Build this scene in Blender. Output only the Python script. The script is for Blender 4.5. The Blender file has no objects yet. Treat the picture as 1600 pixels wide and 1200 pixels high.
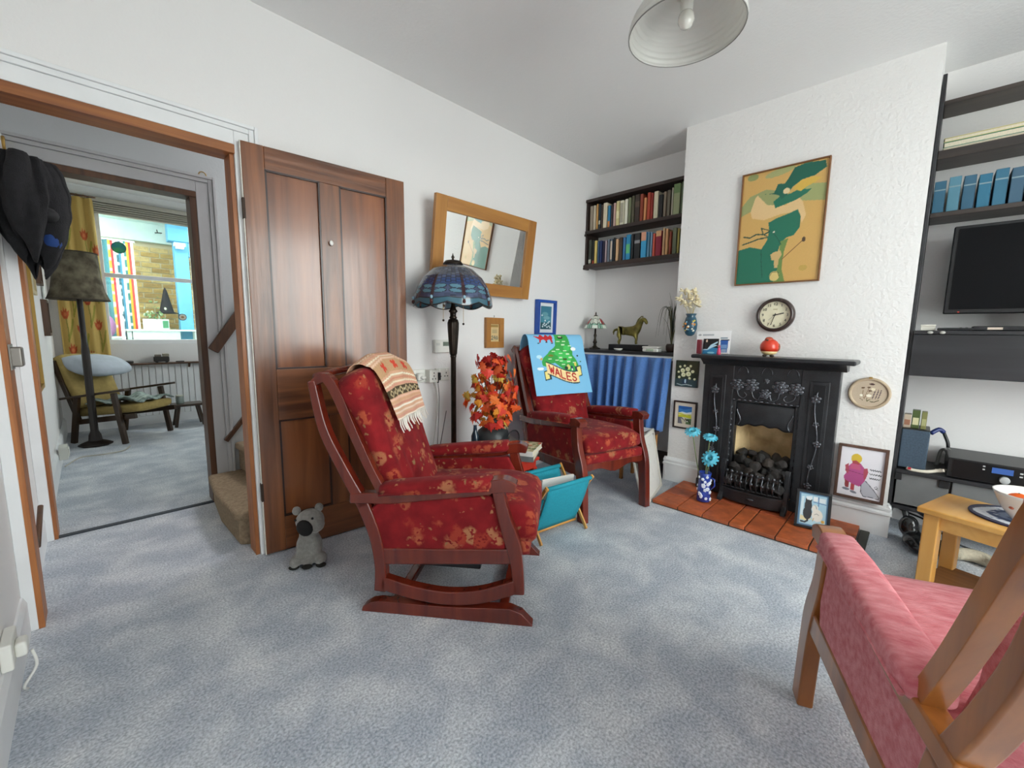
import bpy, bmesh, math, random
import numpy as np
from mathutils import Vector as V, Matrix, Euler
random.seed(7)
sc = bpy.context.scene
C = sc.collection

# ------------------------------------------------------------------ camera
cd = bpy.data.cameras.new('camera'); cam = bpy.data.objects.new('camera', cd); C.objects.link(cam)
cd.sensor_width = 36; cd.sensor_fit = 'HORIZONTAL'; cd.lens = 648.4328 / 1600 * 36
cd.clip_start = .02
yaw, pitch, roll = .7755, -.1245, .0124
fw = V((math.cos(pitch)*math.cos(yaw), math.cos(pitch)*math.sin(yaw), math.sin(pitch)))
rt = V((math.sin(yaw), -math.cos(yaw), 0)); up = rt.cross(fw)
rt, up = rt*math.cos(roll)+up*math.sin(roll), -rt*math.sin(roll)+up*math.cos(roll)
m = Matrix((rt, up, -fw)).transposed().to_4x4(); m.translation = (-3.4519, -2.2843, 1.13)
cam.matrix_world = m
sc.camera = cam

# ------------------------------------------------------------------ daylight (overcast sky above, dim ground below)
w = bpy.data.worlds.new('overcast_sky'); sc.world = w; w.use_nodes = True
nt = w.node_tree; bg = nt.nodes['Background']
tc = nt.nodes.new('ShaderNodeTexCoord'); sx = nt.nodes.new('ShaderNodeSeparateXYZ')
mr = nt.nodes.new('ShaderNodeValToRGB')
nt.links.new(tc.outputs['Generated'], sx.inputs[0])
mp = nt.nodes.new('ShaderNodeMapRange'); mp.inputs[1].default_value = -1; mp.inputs[2].default_value = 1
nt.links.new(sx.outputs['Z'], mp.inputs[0]); nt.links.new(mp.outputs[0], mr.inputs[0])
cr = mr.color_ramp
cr.elements[0].position = .46; cr.elements[0].color = (.62, .60, .60, 1)
cr.elements[1].position = .52; cr.elements[1].color = (1.0, .96, .98, 1)
nt.links.new(mr.outputs[0], bg.inputs[0]); bg.inputs[1].default_value = 12.0
sc.view_settings.view_transform = 'Standard'
sc.view_settings.look = 'None'
sc.view_settings.gamma = 1
sc.view_settings.use_curve_mapping = False
sc.view_settings.exposure = .54
cy = sc.cycles
cy.use_denoising = True
cy.max_bounces = 10; cy.diffuse_bounces = 7; cy.glossy_bounces = 4; cy.transmission_bounces = 6; cy.transparent_max_bounces = 8
cy.sample_clamp_indirect = 8
def portal(loc, rot, sx_, sy_):
    ld = bpy.data.lights.new('daylight_portal', 'AREA'); ld.shape = 'RECTANGLE'; ld.size = sx_; ld.size_y = sy_
    ld.cycles.is_portal = True
    o = bpy.data.objects.new('daylight_portal', ld); C.objects.link(o); o.location = loc; o.rotation_euler = rot
H = 2.582; XL = -3.70; YF = -4.35
WIN = (-2.85, -1.05, .45, 2.48)      # front window (behind the camera) x0,x1,z0,z1
portal(((WIN[0]+WIN[1])/2, YF-.06, (WIN[2]+WIN[3])/2), (math.radians(90), 0, 0), WIN[1]-WIN[0], WIN[3]-WIN[2])

# ------------------------------------------------------------------ helpers
def lin(h):
    if isinstance(h, str):
        h = h.lstrip('#'); c = [int(h[i:i+2], 16)/255 for i in (0, 2, 4)]
    else: c = [x/255 for x in h]
    return tuple(x/12.92 if x <= .04045 else ((x+.055)/1.055)**2.4 for x in c)
_mats = {}
def mat(name, col, rough=.6, metal=0, var=.0, scale=20., bump=0., bscale=None, spec=.5, coat=0., alpha=1., trans=0., emit=0.,
        col2=None, stretch=None, detail=4., lo=.35, hi=.65, dist=0., sheen=0.):
    """procedural material: colour <-> col2 mixed by noise, optional bump"""
    if name in _mats: return _mats[name]
    M = bpy.data.materials.new(name); M.use_nodes = True; _mats[name] = M
    t = M.node_tree; p = t.nodes['Principled BSDF']
    c = lin(col) + (1,)
    p.inputs['Base Color'].default_value = c; p.inputs['Roughness'].default_value = rough; p.inputs['Metallic'].default_value = metal
    p.inputs['Specular IOR Level'].default_value = spec; p.inputs['Coat Weight'].default_value = coat; p.inputs['Coat Roughness'].default_value = .15
    p.inputs['Alpha'].default_value = alpha; p.inputs['Transmission Weight'].default_value = trans
    p.inputs['Sheen Weight'].default_value = sheen
    if var or col2 or bump:
        co = t.nodes.new('ShaderNodeTexCoord'); mp = t.nodes.new('ShaderNodeMapping')
        t.links.new(co.outputs['Object'], mp.inputs[0])
        if stretch: mp.inputs['Scale'].default_value = stretch
        if var or col2:
            n = t.nodes.new('ShaderNodeTexNoise'); n.inputs['Scale'].default_value = scale; n.inputs['Detail'].default_value = detail; n.inputs['Distortion'].default_value = dist
            t.links.new(mp.outputs[0], n.inputs['Vector'])
            r = t.nodes.new('ShaderNodeValToRGB'); e = r.color_ramp.elements
            e[0].position = lo; e[1].position = hi
            if col2: e[0].color = c; e[1].color = lin(col2)+(1,)
            else:
                e[0].color = tuple(x*(1-var) for x in c[:3])+(1,); e[1].color = tuple(min(1, x*(1+var)) for x in c[:3])+(1,)
            t.links.new(n.outputs[0], r.inputs[0]); t.links.new(r.outputs[0], p.inputs['Base Color'])
        if bump:
            n2 = t.nodes.new('ShaderNodeTexNoise'); n2.inputs['Scale'].default_value = bscale or scale; n2.inputs['Detail'].default_value = 5
            t.links.new(mp.outputs[0], n2.inputs['Vector'])
            b = t.nodes.new('ShaderNodeBump'); b.inputs['Strength'].default_value = min(1, bump); b.inputs['Distance'].default_value = .01
            t.links.new(n2.outputs[0], b.inputs['Height']); t.links.new(b.outputs[0], p.inputs['Normal'])
    return M
def K(h, rough=.6, **k):           # plain colour
    if not isinstance(h, str): h = '%02x%02x%02x' % tuple(h)
    return mat('paint_%s_%d' % (h.lstrip('#'), int(rough*100)), h, rough, **k)

class B:
    """collects shapes for ONE mesh"""
    def __init__(s): s.v = []; s.f = []
    def add(s, vs, fs):
        o = len(s.v); s.v += [tuple(v) for v in vs]; s.f += [tuple(i+o for i in f) for f in fs]; return s
    def box(s, x0, x1, y0, y1, z0, z1):
        return s.add([(x, y, z) for x in (x0, x1) for y in (y0, y1) for z in (z0, z1)],
                     [(0, 1, 3, 2), (4, 6, 7, 5), (0, 4, 5, 1), (2, 3, 7, 6), (0, 2, 6, 4), (1, 5, 7, 3)])
    def bar(s, a, b, w, t, upv=(0, 0, 1)):
        """rectangular bar from a to b, w across, t thick (along up)"""
        a = V(a); b = V(b); d = (b-a).normalized(); u = V(upv)
        if abs(d.dot(u)) > .98: u = V((1, 0, 0))
        r = d.cross(u).normalized(); u = r.cross(d)
        q = [r*(i*w/2)+u*(j*t/2) for i, j in ((-1, -1), (1, -1), (1, 1), (-1, 1))]
        return s.add([a+x for x in q]+[b+x for x in q], [(3, 2, 1, 0), (4, 5, 6, 7)]+[(i, (i+1) % 4, 4+(i+1) % 4, 4+i) for i in range(4)])
    def prism(s, pts, f, a, b):
        """polygon pts (2D) extruded from a to b; f(u,v,w)->xyz"""
        n = len(pts)
        return s.add([f(u, v, a) for u, v in pts]+[f(u, v, b) for u, v in pts],
                     [tuple(range(n))[::-1], tuple(range(n, 2*n))]+[(i, (i+1) % n, n+(i+1) % n, n+i) for i in range(n)])
    def lathe(s, prof, n=20, c=(0, 0, 0), ax=None, cap=True, wob=None):
        """prof [(r,z)] round z through c; ax: 3x3 to turn it"""
        vs = []; c = V(c)
        for r, z in prof:
            for i in range(n):
                t = 2*math.pi*i/n; rr = r*(wob(t, z) if wob else 1)
                p = V((rr*math.cos(t), rr*math.sin(t), z)); vs.append((ax @ p if ax else p)+c)
        fs = [(j*n+i, j*n+(i+1) % n, (j+1)*n+(i+1) % n, (j+1)*n+i) for j in range(len(prof)-1) for i in range(n)]
        if cap: fs += [tuple(range(n))[::-1], tuple(range((len(prof)-1)*n, len(prof)*n))]
        return s.add(vs, fs)
    def tube(s, path, r, n=8, closed=False):
        P = [V(p) for p in path]; R = r if isinstance(r, (list, tuple)) else [r]*len(P); k = len(P); vs = []; u = None
        for i in range(k):
            d = ((P[(i+1) % k]-P[i-1]) if closed else (P[min(i+1, k-1)]-P[max(i-1, 0)])).normalized()
            if u is None: u = d.orthogonal().normalized()
            u = (u-d*u.dot(d)); u = u.normalized() if u.length > 1e-6 else d.orthogonal().normalized()
            w_ = d.cross(u)
            vs += [P[i]+(u*math.cos(2*math.pi*j/n)+w_*math.sin(2*math.pi*j/n))*R[i] for j in range(n)]
        fs = [(i*n+j, i*n+(j+1) % n, ((i+1) % k)*n+(j+1) % n, ((i+1) % k)*n+j) for i in range(k if closed else k-1) for j in range(n)]
        if not closed: fs += [tuple(range(n))[::-1], tuple(range((k-1)*n, k*n))]
        return s.add(vs, fs)
    def loft(s, rings, cap=True, closed=True):
        n = len(rings[0]); vs = [p for r in rings for p in r]; m_ = n if closed else n-1
        fs = [(j*n+i, j*n+(i+1) % n, (j+1)*n+(i+1) % n, (j+1)*n+i) for j in range(len(rings)-1) for i in range(m_)]
        if cap and closed: fs += [tuple(range(n))[::-1], tuple(range((len(rings)-1)*n, len(rings)*n))]
        return s.add(vs, fs)
    def ball(s, c, r, n=12, ax=None):
        rx, ry, rz = r if isinstance(r, (tuple, list)) else (r, r, r); k = max(4, n//2+2)
        pr = [(max(1e-3, math.sin(math.pi*j/k)), -math.cos(math.pi*j/k)) for j in range(k+1)]
        S = Matrix.Diagonal((rx, ry, rz)); return s.lathe(pr, n, c, (ax @ S) if ax else S)
    def grid(s, S, nu, nv):
        return s.add([S(i/nu, j/nv) for j in range(nv+1) for i in range(nu+1)],
                     [(j*(nu+1)+i, j*(nu+1)+i+1, (j+1)*(nu+1)+i+1, (j+1)*(nu+1)+i) for j in range(nv) for i in range(nu)])
    def mesh(s, name, smooth=False):
        me = bpy.data.meshes.new(name); me.from_pydata(s.v, [], s.f)
        bm = bmesh.new(); bm.from_mesh(me); bmesh.ops.recalc_face_normals(bm, faces=bm.faces); bm.to_mesh(me); bm.free()
        if smooth: me.polygons.foreach_set('use_smooth', [True]*len(me.polygons))
        return me
    def build(s, name, m_=None, parent=None, smooth=False, bevel=0, seg=2, solid=0, sub=0, loc=None, rot=None):
        o = bpy.data.objects.new(name, s.mesh(name, smooth)); C.objects.link(o)
        if m_: o.data.materials.append(m_)
        if parent: o.parent = parent
        if loc: o.location = loc
        if rot: o.rotation_euler = rot
        if solid: md = o.modifiers.new('thick', 'SOLIDIFY'); md.thickness = solid; md.offset = 0
        if bevel:
            md = o.modifiers.new('edge', 'BEVEL'); md.width = bevel; md.segments = seg; md.limit_method = 'ANGLE'; md.angle_limit = math.radians(35)
            if seg > 1 and not smooth: o.data.polygons.foreach_set('use_smooth', [True]*len(o.data.polygons)); md.harden_normals = True
        if sub: md = o.modifiers.new('soft', 'SUBSURF'); md.levels = sub; md.render_levels = sub
        return o
def thing(name, label, cat, loc=(0, 0, 0), rz=0, group=None):
    o = bpy.data.objects.new(name, None); C.objects.link(o); o.location = loc; o.rotation_euler = (0, 0, rz); o.empty_display_size = .05
    return tag(o, label, cat, group)
def tag(o, label, cat, group=None):
    o['label'] = label; o['category'] = cat
    if group: o['group'] = group
    return o
def struct(o): o['kind'] = 'structure'; return o
def at(o, loc, rot=(0, 0, 0)): o.location = loc; o.rotation_euler = rot; return o
def part_label(o, l): o['label'] = l; return o

# prints: a finely divided sheet whose points carry the printed colour
def _inside(U, W, poly):
    r = np.zeros(U.shape, bool); n = len(poly)
    for i in range(n):
        x1, y1 = poly[i]; x2, y2 = poly[i-1]
        if y1 == y2: continue
        c = ((y1 > W) != (y2 > W)) & (U < (x2-x1)*(W-y1)/(y2-y1)+x1); r ^= c
    return r
def _cover(U, W, sh, asp):
    k = sh[0]
    if k == 'e':
        _, cx, cy_, rx, ry = sh[:5]; a = math.radians(sh[5]) if len(sh) > 5 else 0
        x = (U-cx)*asp; y = W-cy_; x, y = x*math.cos(a)+y*math.sin(a), -x*math.sin(a)+y*math.cos(a)
        return (x/(rx*asp))**2+(y/ry)**2 <= 1
    if k == 'l':
        r = np.zeros(U.shape, bool); P = sh[2]; wd = sh[1]/2
        for (x1, y1), (x2, y2) in zip(P, P[1:]):
            ax, ay, bx, by = x1*asp, y1, x2*asp, y2; dx, dy = bx-ax, by-ay; L = dx*dx+dy*dy+1e-12
            t = np.clip(((U*asp-ax)*dx+(W-ay)*dy)/L, 0, 1)
            r |= (U*asp-ax-t*dx)**2+(W-ay-t*dy)**2 <= wd*wd
        return r
    if k == 'r': return (U >= sh[1]) & (U <= sh[3]) & (W >= sh[2]) & (W <= sh[4])
    return _inside(U, W, sh[1])
_pm = {}
def print_mat(rough=.7, coat=0.):
    k = (rough, coat)
    if k not in _pm:
        M = bpy.data.materials.new('printed_colour'); M.use_nodes = True; t = M.node_tree; p = t.nodes['Principled BSDF']
        a = t.nodes.new('ShaderNodeAttribute'); a.attribute_name = 'print'; t.links.new(a.outputs['Color'], p.inputs['Base Color'])
        p.inputs['Roughness'].default_value = rough; p.inputs['Coat Weight'].default_value = coat; p.inputs['Coat Roughness'].default_value = .05
        _pm[k] = M
    return _pm[k]
def printed(name, S, nu, nv, base, layers, parent=None, asp=1., solid=.0015, rough=.7, noise=0, coat=0., mk=None):
    """S(u,v)->xyz sheet; layers [(colour, shape)...] in unit coordinates, v up"""
    b = B().grid(S, nu, nv); me = bpy.data.meshes.new(name); me.from_pydata(b.v, [], b.f)
    U, W = np.meshgrid(np.linspace(0, 1, nu+1), np.linspace(0, 1, nv+1))
    col = np.ones((nv+1, nu+1, 4)); col[..., :3] = lin(base)
    if mk is not None: mk(U, W, col)
    for c, sh in layers: col[_cover(U, W, sh, asp), :3] = lin(c)
    if noise: col[..., :3] *= (1+noise*(np.random.RandomState(3).rand(nv+1, nu+1, 1)-.5))
    at_ = me.color_attributes.new('print', 'FLOAT_COLOR', 'POINT'); at_.data.foreach_set('color', col.astype(np.float32).ravel())
    me.polygons.foreach_set('use_smooth', [True]*len(me.polygons)); me.materials.append(print_mat(rough, coat))
    o = bpy.data.objects.new(name, me); C.objects.link(o)
    if parent: o.parent = parent
    if solid: md = o.modifiers.new('thick', 'SOLIDIFY'); md.thickness = solid; md.offset = -1
    return o
def flat(o, u, v):
    o, u, v = V(o), V(u), V(v); return lambda a, b: tuple(o+u*a+v*b)
def framed(name, label, cat, o, u, v, fw_, ft, fm, base, layers, n=90, mount=None, mw=.0, group=None, rough=.35, coat=.3, rot=None, noise=0, mk=None):
    """a picture: o lower-left corner at the wall, u across, v up (metres); frame width/thickness"""
    o, u, v = V(o), V(u), V(v); W_, Hh = u.length, v.length; un, vn = u.normalized(), v.normalized(); nn = un.cross(vn)
    t = thing(name, label, cat, o+u/2, 0, group); d = -u/2
    L = lambda a, b_, c: d+un*a+vn*b_+nn*c
    for k, (a0, a1, b0, b1) in enumerate(((0, W_, 0, fw_), (0, W_, Hh-fw_, Hh), (0, fw_, fw_, Hh-fw_), (W_-fw_, W_, fw_, Hh-fw_))):
        B().prism([(a0, b0), (a1, b0), (a1, b1), (a0, b1)], L, 0, ft).build('frame_rail' if k < 2 else 'frame_stile', fm, t, bevel=min(.002, fw_/4))
    B().prism([(fw_*.8, fw_*.8), (W_-fw_*.8, fw_*.8), (W_-fw_*.8, Hh-fw_*.8), (fw_*.8, Hh-fw_*.8)], L, .0005, ft*.45).build('backing', mount or K('e8e4da'), t)
    i = fw_+mw
    printed('picture_print', flat(L(i, i, ft*.55), un*(W_-2*i), vn*(Hh-2*i)), n, int(n*(Hh-2*i)/(W_-2*i)), base, layers, t, (W_-2*i)/(Hh-2*i), .001, rough, noise, coat, mk)
    return t
# ------------------------------------------------------------------ surface materials
def wood(name, c1, c2, axis='z', rough=.4, coat=.2, scale=28., bump=.12, k=.07):
    st = {'x': (k, 1, 1), 'y': (1, k, 1), 'z': (1, 1, k)}[axis]
    return mat(name, c1, rough, col2=c2, scale=scale, stretch=st, bump=bump, coat=coat, detail=6, lo=.3, hi=.7, dist=.6)
PAINT = mat('wall_paint_white', 'e8e6e5', .75, bump=.18, bscale=90, spec=.25)
CEIL = mat('ceiling_paint_white', 'ecebea', .85, bump=.18, bscale=60, spec=.2)
PLASTER = mat('rough_plaster_white', 'e9e7e5', .75, bump=.45, bscale=55, spec=.25)
TRIM = mat('gloss_trim_white', 'e6e7e8', .4, var=.03, scale=6)
HALLP = mat('hall_paint_grey', 'b9bfc0', .7, bump=.1, bscale=80)
DOORW = wood('door_wood_brown', '55301c', '8f5834', 'z', .33, .3, 22, .25)
DOORX = wood('door_rail_brown', '55301c', '8f5834', 'x', .33, .3, 22, .25)
DOORD = wood('door_panel_wood', '63371f', '995c36', 'z', .28, .4, 14, .2)
FRAMEW = wood('door_stop_orange_wood', '8a4f26', 'b3713c', 'z', .5, .1)
FRAMED = wood('dark_jamb_wood', '3c2618', '5c3b22', 'z', .5, .1)
MAHOG = wood('mahogany_stain', '54180f', '7a2c1a', 'z', .24, .5, 16, .03)
TEAK = wood('warm_brown_chair_wood', '75431f', 'a8682f', 'z', .28, .45, 14, .04)
OAK = wood('golden_oak', '98622b', 'ba8340', 'x', .45, .15, 14, .1)
OAKZ = wood('golden_oak_upright', '98622b', 'ba8340', 'z', .45, .15, 14, .1)
PINE = wood('pine', 'c48a3c', 'e0ae62', 'x', .45, .2, 9, .08)
PINEZ = wood('pine_leg', 'c48a3c', 'dca65a', 'z', .45, .2, 9, .08)
SHELF = wood('dark_shelf_wood', '201512', '382620', 'y', .5, .1, 18, .1)
SHELF2 = wood('grey_brown_shelf_wood', '2d2623', '463c37', 'y', .5, .1, 18, .1)
BLACKW = wood('black_stained_wood', '17171a', '26262a', 'y', .5, .1, 18, .1)
IRON = mat('black_cast_iron', '2b2c2f', .38, metal=.35, var=.2, scale=14, bump=.25, bscale=160, coat=.2)
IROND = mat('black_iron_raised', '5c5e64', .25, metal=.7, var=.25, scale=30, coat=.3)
BRONZE = mat('dark_bronze', '2e261f', .38, metal=.7, var=.3, scale=25)
WHITEP = K('e2e1da', .45); BLACKP = K('17181b', .4); GREYP = K('8d8f90', .5); BRASS = mat('brass', 'b09050', .35, metal=.9)
def carpet_mat():
    M = bpy.data.materials.new('blue_grey_carpet'); M.use_nodes = True; t = M.node_tree; p = t.nodes['Principled BSDF']
    co = t.nodes.new('ShaderNodeTexCoord')
    def noise(s, d, dist=0):
        n = t.nodes.new('ShaderNodeTexNoise'); n.inputs['Scale'].default_value = s; n.inputs['Detail'].default_value = d; n.inputs['Distortion'].default_value = dist
        t.links.new(co.outputs['Object'], n.inputs['Vector']); return n
    def ramp(n, a, ca, b, cb):
        r = t.nodes.new('ShaderNodeValToRGB'); e = r.color_ramp.elements; e[0].position = a; e[1].position = b; e[0].color = lin(ca)+(1,); e[1].color = lin(cb)+(1,)
        t.links.new(n.outputs[0], r.inputs[0]); return r
    pile = ramp(noise(5.5, 9, .25), .40, 'bfc6d0', .74, 'eceef0')      # trodden / brushed pile
    fib = ramp(noise(130, 3), .34, 'b0b4ba', .64, 'ffffff')
    mx = t.nodes.new('ShaderNodeMix'); mx.data_type = 'RGBA'; mx.blend_type = 'MULTIPLY'; mx.inputs[0].default_value = .8
    t.links.new(pile.outputs[0], mx.inputs[6]); t.links.new(fib.outputs[0], mx.inputs[7]); t.links.new(mx.outputs[2], p.inputs['Base Color'])
    b = t.nodes.new('ShaderNodeBump'); b.inputs['Strength'].default_value = .7; b.inputs['Distance'].default_value = .006
    t.links.new(noise(140, 4).outputs[0], b.inputs['Height']); t.links.new(b.outputs[0], p.inputs['Normal'])
    p.inputs['Roughness'].default_value = .95; p.inputs['Specular IOR Level'].default_value = .1; p.inputs['Sheen Weight'].default_value = .15
    return M
CARPET = carpet_mat()
def pane_mat(tint='f4faf8', r=.06):
    M = bpy.data.materials.new('window_glass'); M.use_nodes = True; t = M.node_tree; t.nodes.remove(t.nodes['Principled BSDF'])
    a = t.nodes.new('ShaderNodeBsdfTransparent'); a.inputs[0].default_value = lin(tint)+(1,); g = t.nodes.new('ShaderNodeBsdfGlossy'); g.inputs['Roughness'].default_value = .02
    x = t.nodes.new('ShaderNodeMixShader'); x.inputs[0].default_value = r
    t.links.new(a.outputs[0], x.inputs[1]); t.links.new(g.outputs[0], x.inputs[2]); t.links.new(x.outputs[0], t.nodes['Material Output'].inputs[0]); return M
GLASS = pane_mat()
XC, Y1, Y2 = -.352, -.9525, -2.2305      # chimney breast face, its two sides

# ------------------------------------------------------------------ the room
struct(B().box(-3.85, .15, YF-.15, 4.3, -.08, 0).build('floor', CARPET))
struct(B().box(-3.85, .15, YF-.15, .1, H, H+.08).box(-3.85, -2.0, .1, .93, H, H+.08).box(-3.85, .15, .93, 4.3, H, H+.08).build('ceiling', CEIL))
portal((-1.78, .515, H+.1), (0, 0, 0), .45, .8)        # sky portal over an unseen ceiling hole, added to brighten the hall
struct(B().box(XL-.1, XL, YF-.1, 4.25, 0, H).build('wall_left', PAINT))
struct(B().box(-2.925, 0, 0, .1, 0, H).box(XL, -2.925, 0, .1, 1.94, H).box(XL, -3.668, 0, .1, 0, 1.94).build('wall_back', PAINT))
struct(B().box(0, .1, YF-.1, .1, 0, H).build('wall_right', PAINT))
struct(B().box(XC, 0, -1.41, Y1, 0, H).box(XC, 0, Y2, -1.79, 0, H).box(XC, 0, -1.79, -1.41, .56, H).build('wall_chimney', PLASTER))
struct(B().box(XL, WIN[0], YF-.1, YF, 0, H).box(WIN[1], 0, YF-.1, YF, 0, H).box(WIN[0], WIN[1], YF-.1, YF, 0, WIN[2]).box(WIN[0], WIN[1], YF-.1, YF, WIN[3], H).build('wall_front', PAINT))
# hall, stairs and back room beyond the doorway
YH = .93
struct(B().box(XL, -2.925, YH, YH+.1, 1.94, H).box(-2.925, -.9, YH, YH+.1, 0, H).box(XL, -3.665, YH, YH+.1, 0, 1.94).build('wall_hall', HALLP))
struct(B().box(-1.55, -1.45, .1, YH, 0, H).build('wall_stair', HALLP))
DWN = (2.2, 3.0, 1.0, 2.1)
struct(B().box(-1.0, -.9, YH+.1, DWN[0], 0, H).box(-1.0, -.9, DWN[1], 4.25, 0, H).box(-1.0, -.9, DWN[0], DWN[1], 0, DWN[2]).box(-1.0, -.9, DWN[0], DWN[1], DWN[3], H).build('wall_dining', PAINT))
portal((-.88, 2.6, 1.55), (0, math.radians(90), 0), 1.1, .8)  # sky portal for the added side window
YB = 4.15; BW = (-3.31, -2.44, .94, 2.42)
struct(B().box(XL, BW[0], YB, YB+.1, 0, H).box(BW[1], -.9, YB, YB+.1, 0, H).box(BW[0], BW[1], YB, YB+.1, 0, BW[2]).box(BW[0], BW[1], YB, YB+.1, BW[3], H).build('wall_far', PAINT))
portal(((BW[0]+BW[1])/2, YB+.12, (BW[2]+BW[3])/2), (math.radians(-90), 0, 0), BW[1]-BW[0], BW[3]-BW[2])

# skirting boards with a stepped moulding: (profile depth, height)
SK = [(0, 0), (.018, 0), (.018, .125), (.026, .128), (.026, .14), (.016, .15), (.022, .158), (.022, .168), (.008, .185), (0, .185)]
def skirt(name, f, a, b, sk=SK, m_=TRIM): return struct(B().prism(sk, f, a, b).build(name, m_))
skirt('baseboard_left', lambda u, v, w_: (XL+u, w_, v), YF, -.03, [(0, 0), (.015, 0), (.015, .12), (.006, .145), (0, .145)])
skirt('baseboard_hall', lambda u, v, w_: (XL+u, w_, v), .11, YH-.03, [(0, 0), (.015, 0), (.015, .12), (.006, .145), (0, .145)])
skirt('baseboard_dining', lambda u, v, w_: (XL+u, w_, v), YH+.13, YB, [(0, 0), (.02, 0), (.02, .14), (.006, .165), (0, .165)])
skirt('baseboard_back', lambda u, v, w_: (w_, -u, v), -2.8, 0)
bb = B().prism(SK, lambda u, v, w_: (XC-u, w_, v), -1.2, Y1+.02); bb.prism(SK, lambda u, v, w_: (w_, Y1+u, v), XC-.02, 0)
struct(bb.build('baseboard_chimney', TRIM))
bb = B().prism(SK, lambda u, v, w_: (XC-u, w_, v), Y2-.02, -1.985); bb.prism(SK, lambda u, v, w_: (w_, Y2-u, v), XC-.02, 0)
struct(bb.build('baseboard_right', TRIM))

# architraves: stepped bands round the doorways
def architrave(name, x0, x1, z, y, s, wd, m_, left=True):
    b = B()
    for a0, a1, d in ((0, .62, .014), (.62, .84, .022), (.84, 1, .03)):
        p, q = a0*wd, a1*wd
        b.box(x1+p, x1+q, min(y, y+s*d), max(y, y+s*d), 0, z+q)
        b.box(x0-(q if left else 0), x1+p, min(y, y+s*d), max(y, y+s*d), z+p, z+q)
        if left: b.box(x0-q, x0-p, min(y, y+s*d), max(y, y+s*d), 0, z+p)
    return struct(b.build(name, m_, bevel=.003))
architrave('trim_1', -3.68, -2.925, 1.945, 0, -1, .095, TRIM, False)
struct(B().box(XL, -3.666, -.024, 0, 0, 2.04).build('trim_2', TRIM, bevel=.003))
TRG = mat('hall_trim_grey', 'aeb0b1', .45, var=.03, scale=6)
architrave('trim_3', -3.665, -2.925, 1.945, YH, -1, .1, TRG, False)
struct(B().box(XL, -3.66, YH-.03, YH, 0, 2.04).build('trim_4', TRIM, bevel=.003))
# timber stops lining the openings
b = B().box(-3.668, -3.650, -.022, .1, 0, 1.925); struct(b.build('trim_5', FRAMEW, bevel=.002))
struct(B().box(-2.943, -2.925, .0, .1, 0, 1.905).build('trim_6', FRAMEW, bevel=.002))
struct(B().box(-3.668, -2.925, -.02, .1, 1.905, 1.943).build('trim_7', wood('door_head_wood', '7a4422', 'a5662f', 'x', .5, .1), bevel=.002))
struct(B().box(-3.665, -3.645, YH-.02, YH+.1, 0, 1.925).build('trim_8', FRAMEW, bevel=.002))
struct(B().box(-2.958, -2.925, YH-.01, YH+.12, 0, 1.93).build('trim_9', FRAMED, bevel=.002))
struct(B().box(-3.665, -2.925, YH-.02, YH+.1, 1.912, 1.943).build('trim_10', FRAMED, bevel=.002))
struct(B().box(-3.645, -2.958, YH-.012, YH+.018, 0, .008).build('trim_11', K('3b4249', .8)))

# window behind the camera: the room's daylight
def sash(name, x0, x1, z0, z1, y, rail=None, mull=(), fwd=.05, m_=TRIM):
    t = thing(name, 'white painted sash window', 'window'); del t['label']; del t['category']; t['kind'] = 'structure'; t.location = ((x0+x1)/2, y, z0)
    L = lambda a0, a1, b0, b1, nm, d=.05: B().box(a0-t.location.x, a1-t.location.x, -d/2, d/2, b0-z0, b1-z0).build(nm, m_, t, bevel=.004)
    L(x0, x1, z0, z0+fwd, 'window_sill', .07); L(x0, x1, z1-fwd, z1, 'window_head'); L(x0, x0+fwd, z0+fwd, z1-fwd, 'window_stile'); L(x1-fwd, x1, z0+fwd, z1-fwd, 'window_stile')
    if rail: L(x0+fwd, x1-fwd, rail-.022, rail+.022, 'meeting_rail', .06)
    for q in mull: L(q-.03, q+.03, z0+fwd, z1-fwd, 'mullion')
    xs = [x0+fwd*.8]+list(mull)+[x1-fwd*.8]; zs = [z0+fwd*.8]+([rail] if rail else [])+[z1-fwd*.8]
    for a, c in zip(xs, xs[1:]):
        for e, g in zip(zs, zs[1:]): B().box(a-t.location.x, c-t.location.x, -.002, .002, e-z0, g-z0).build('pane', GLASS, t)
    return t
sash('window_1', BW[0], BW[1], BW[2], BW[3], YB+.05, 1.70)
sash('window_2', WIN[0], WIN[1], WIN[2], WIN[3], YF-.05, 1.45, (-2.25, -1.65))

sd_ = thing('added_light_window', 'x', 'window', (-.95, 2.6, DWN[2])); del sd_['label']; del sd_['category']; struct(sd_)  # unseen side window, added to bring more light into the back room
for nm, y0, y1, z0, z1 in (('window_sill', -.4, .4, 0, .05), ('window_head', -.4, .4, 1.05, 1.10), ('window_stile', -.4, -.35, .05, 1.05), ('window_stile', .35, .4, .05, 1.05), ('meeting_rail', -.35, .35, .53, .57)): B().box(-.03, .03, y0, y1, z0, z1).build(nm, TRIM, sd_, bevel=.004)
for z0, z1 in ((.045, .535), (.565, 1.055)): B().box(-.002, .002, -.355, .355, z0, z1).build('pane', GLASS, sd_)

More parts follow.
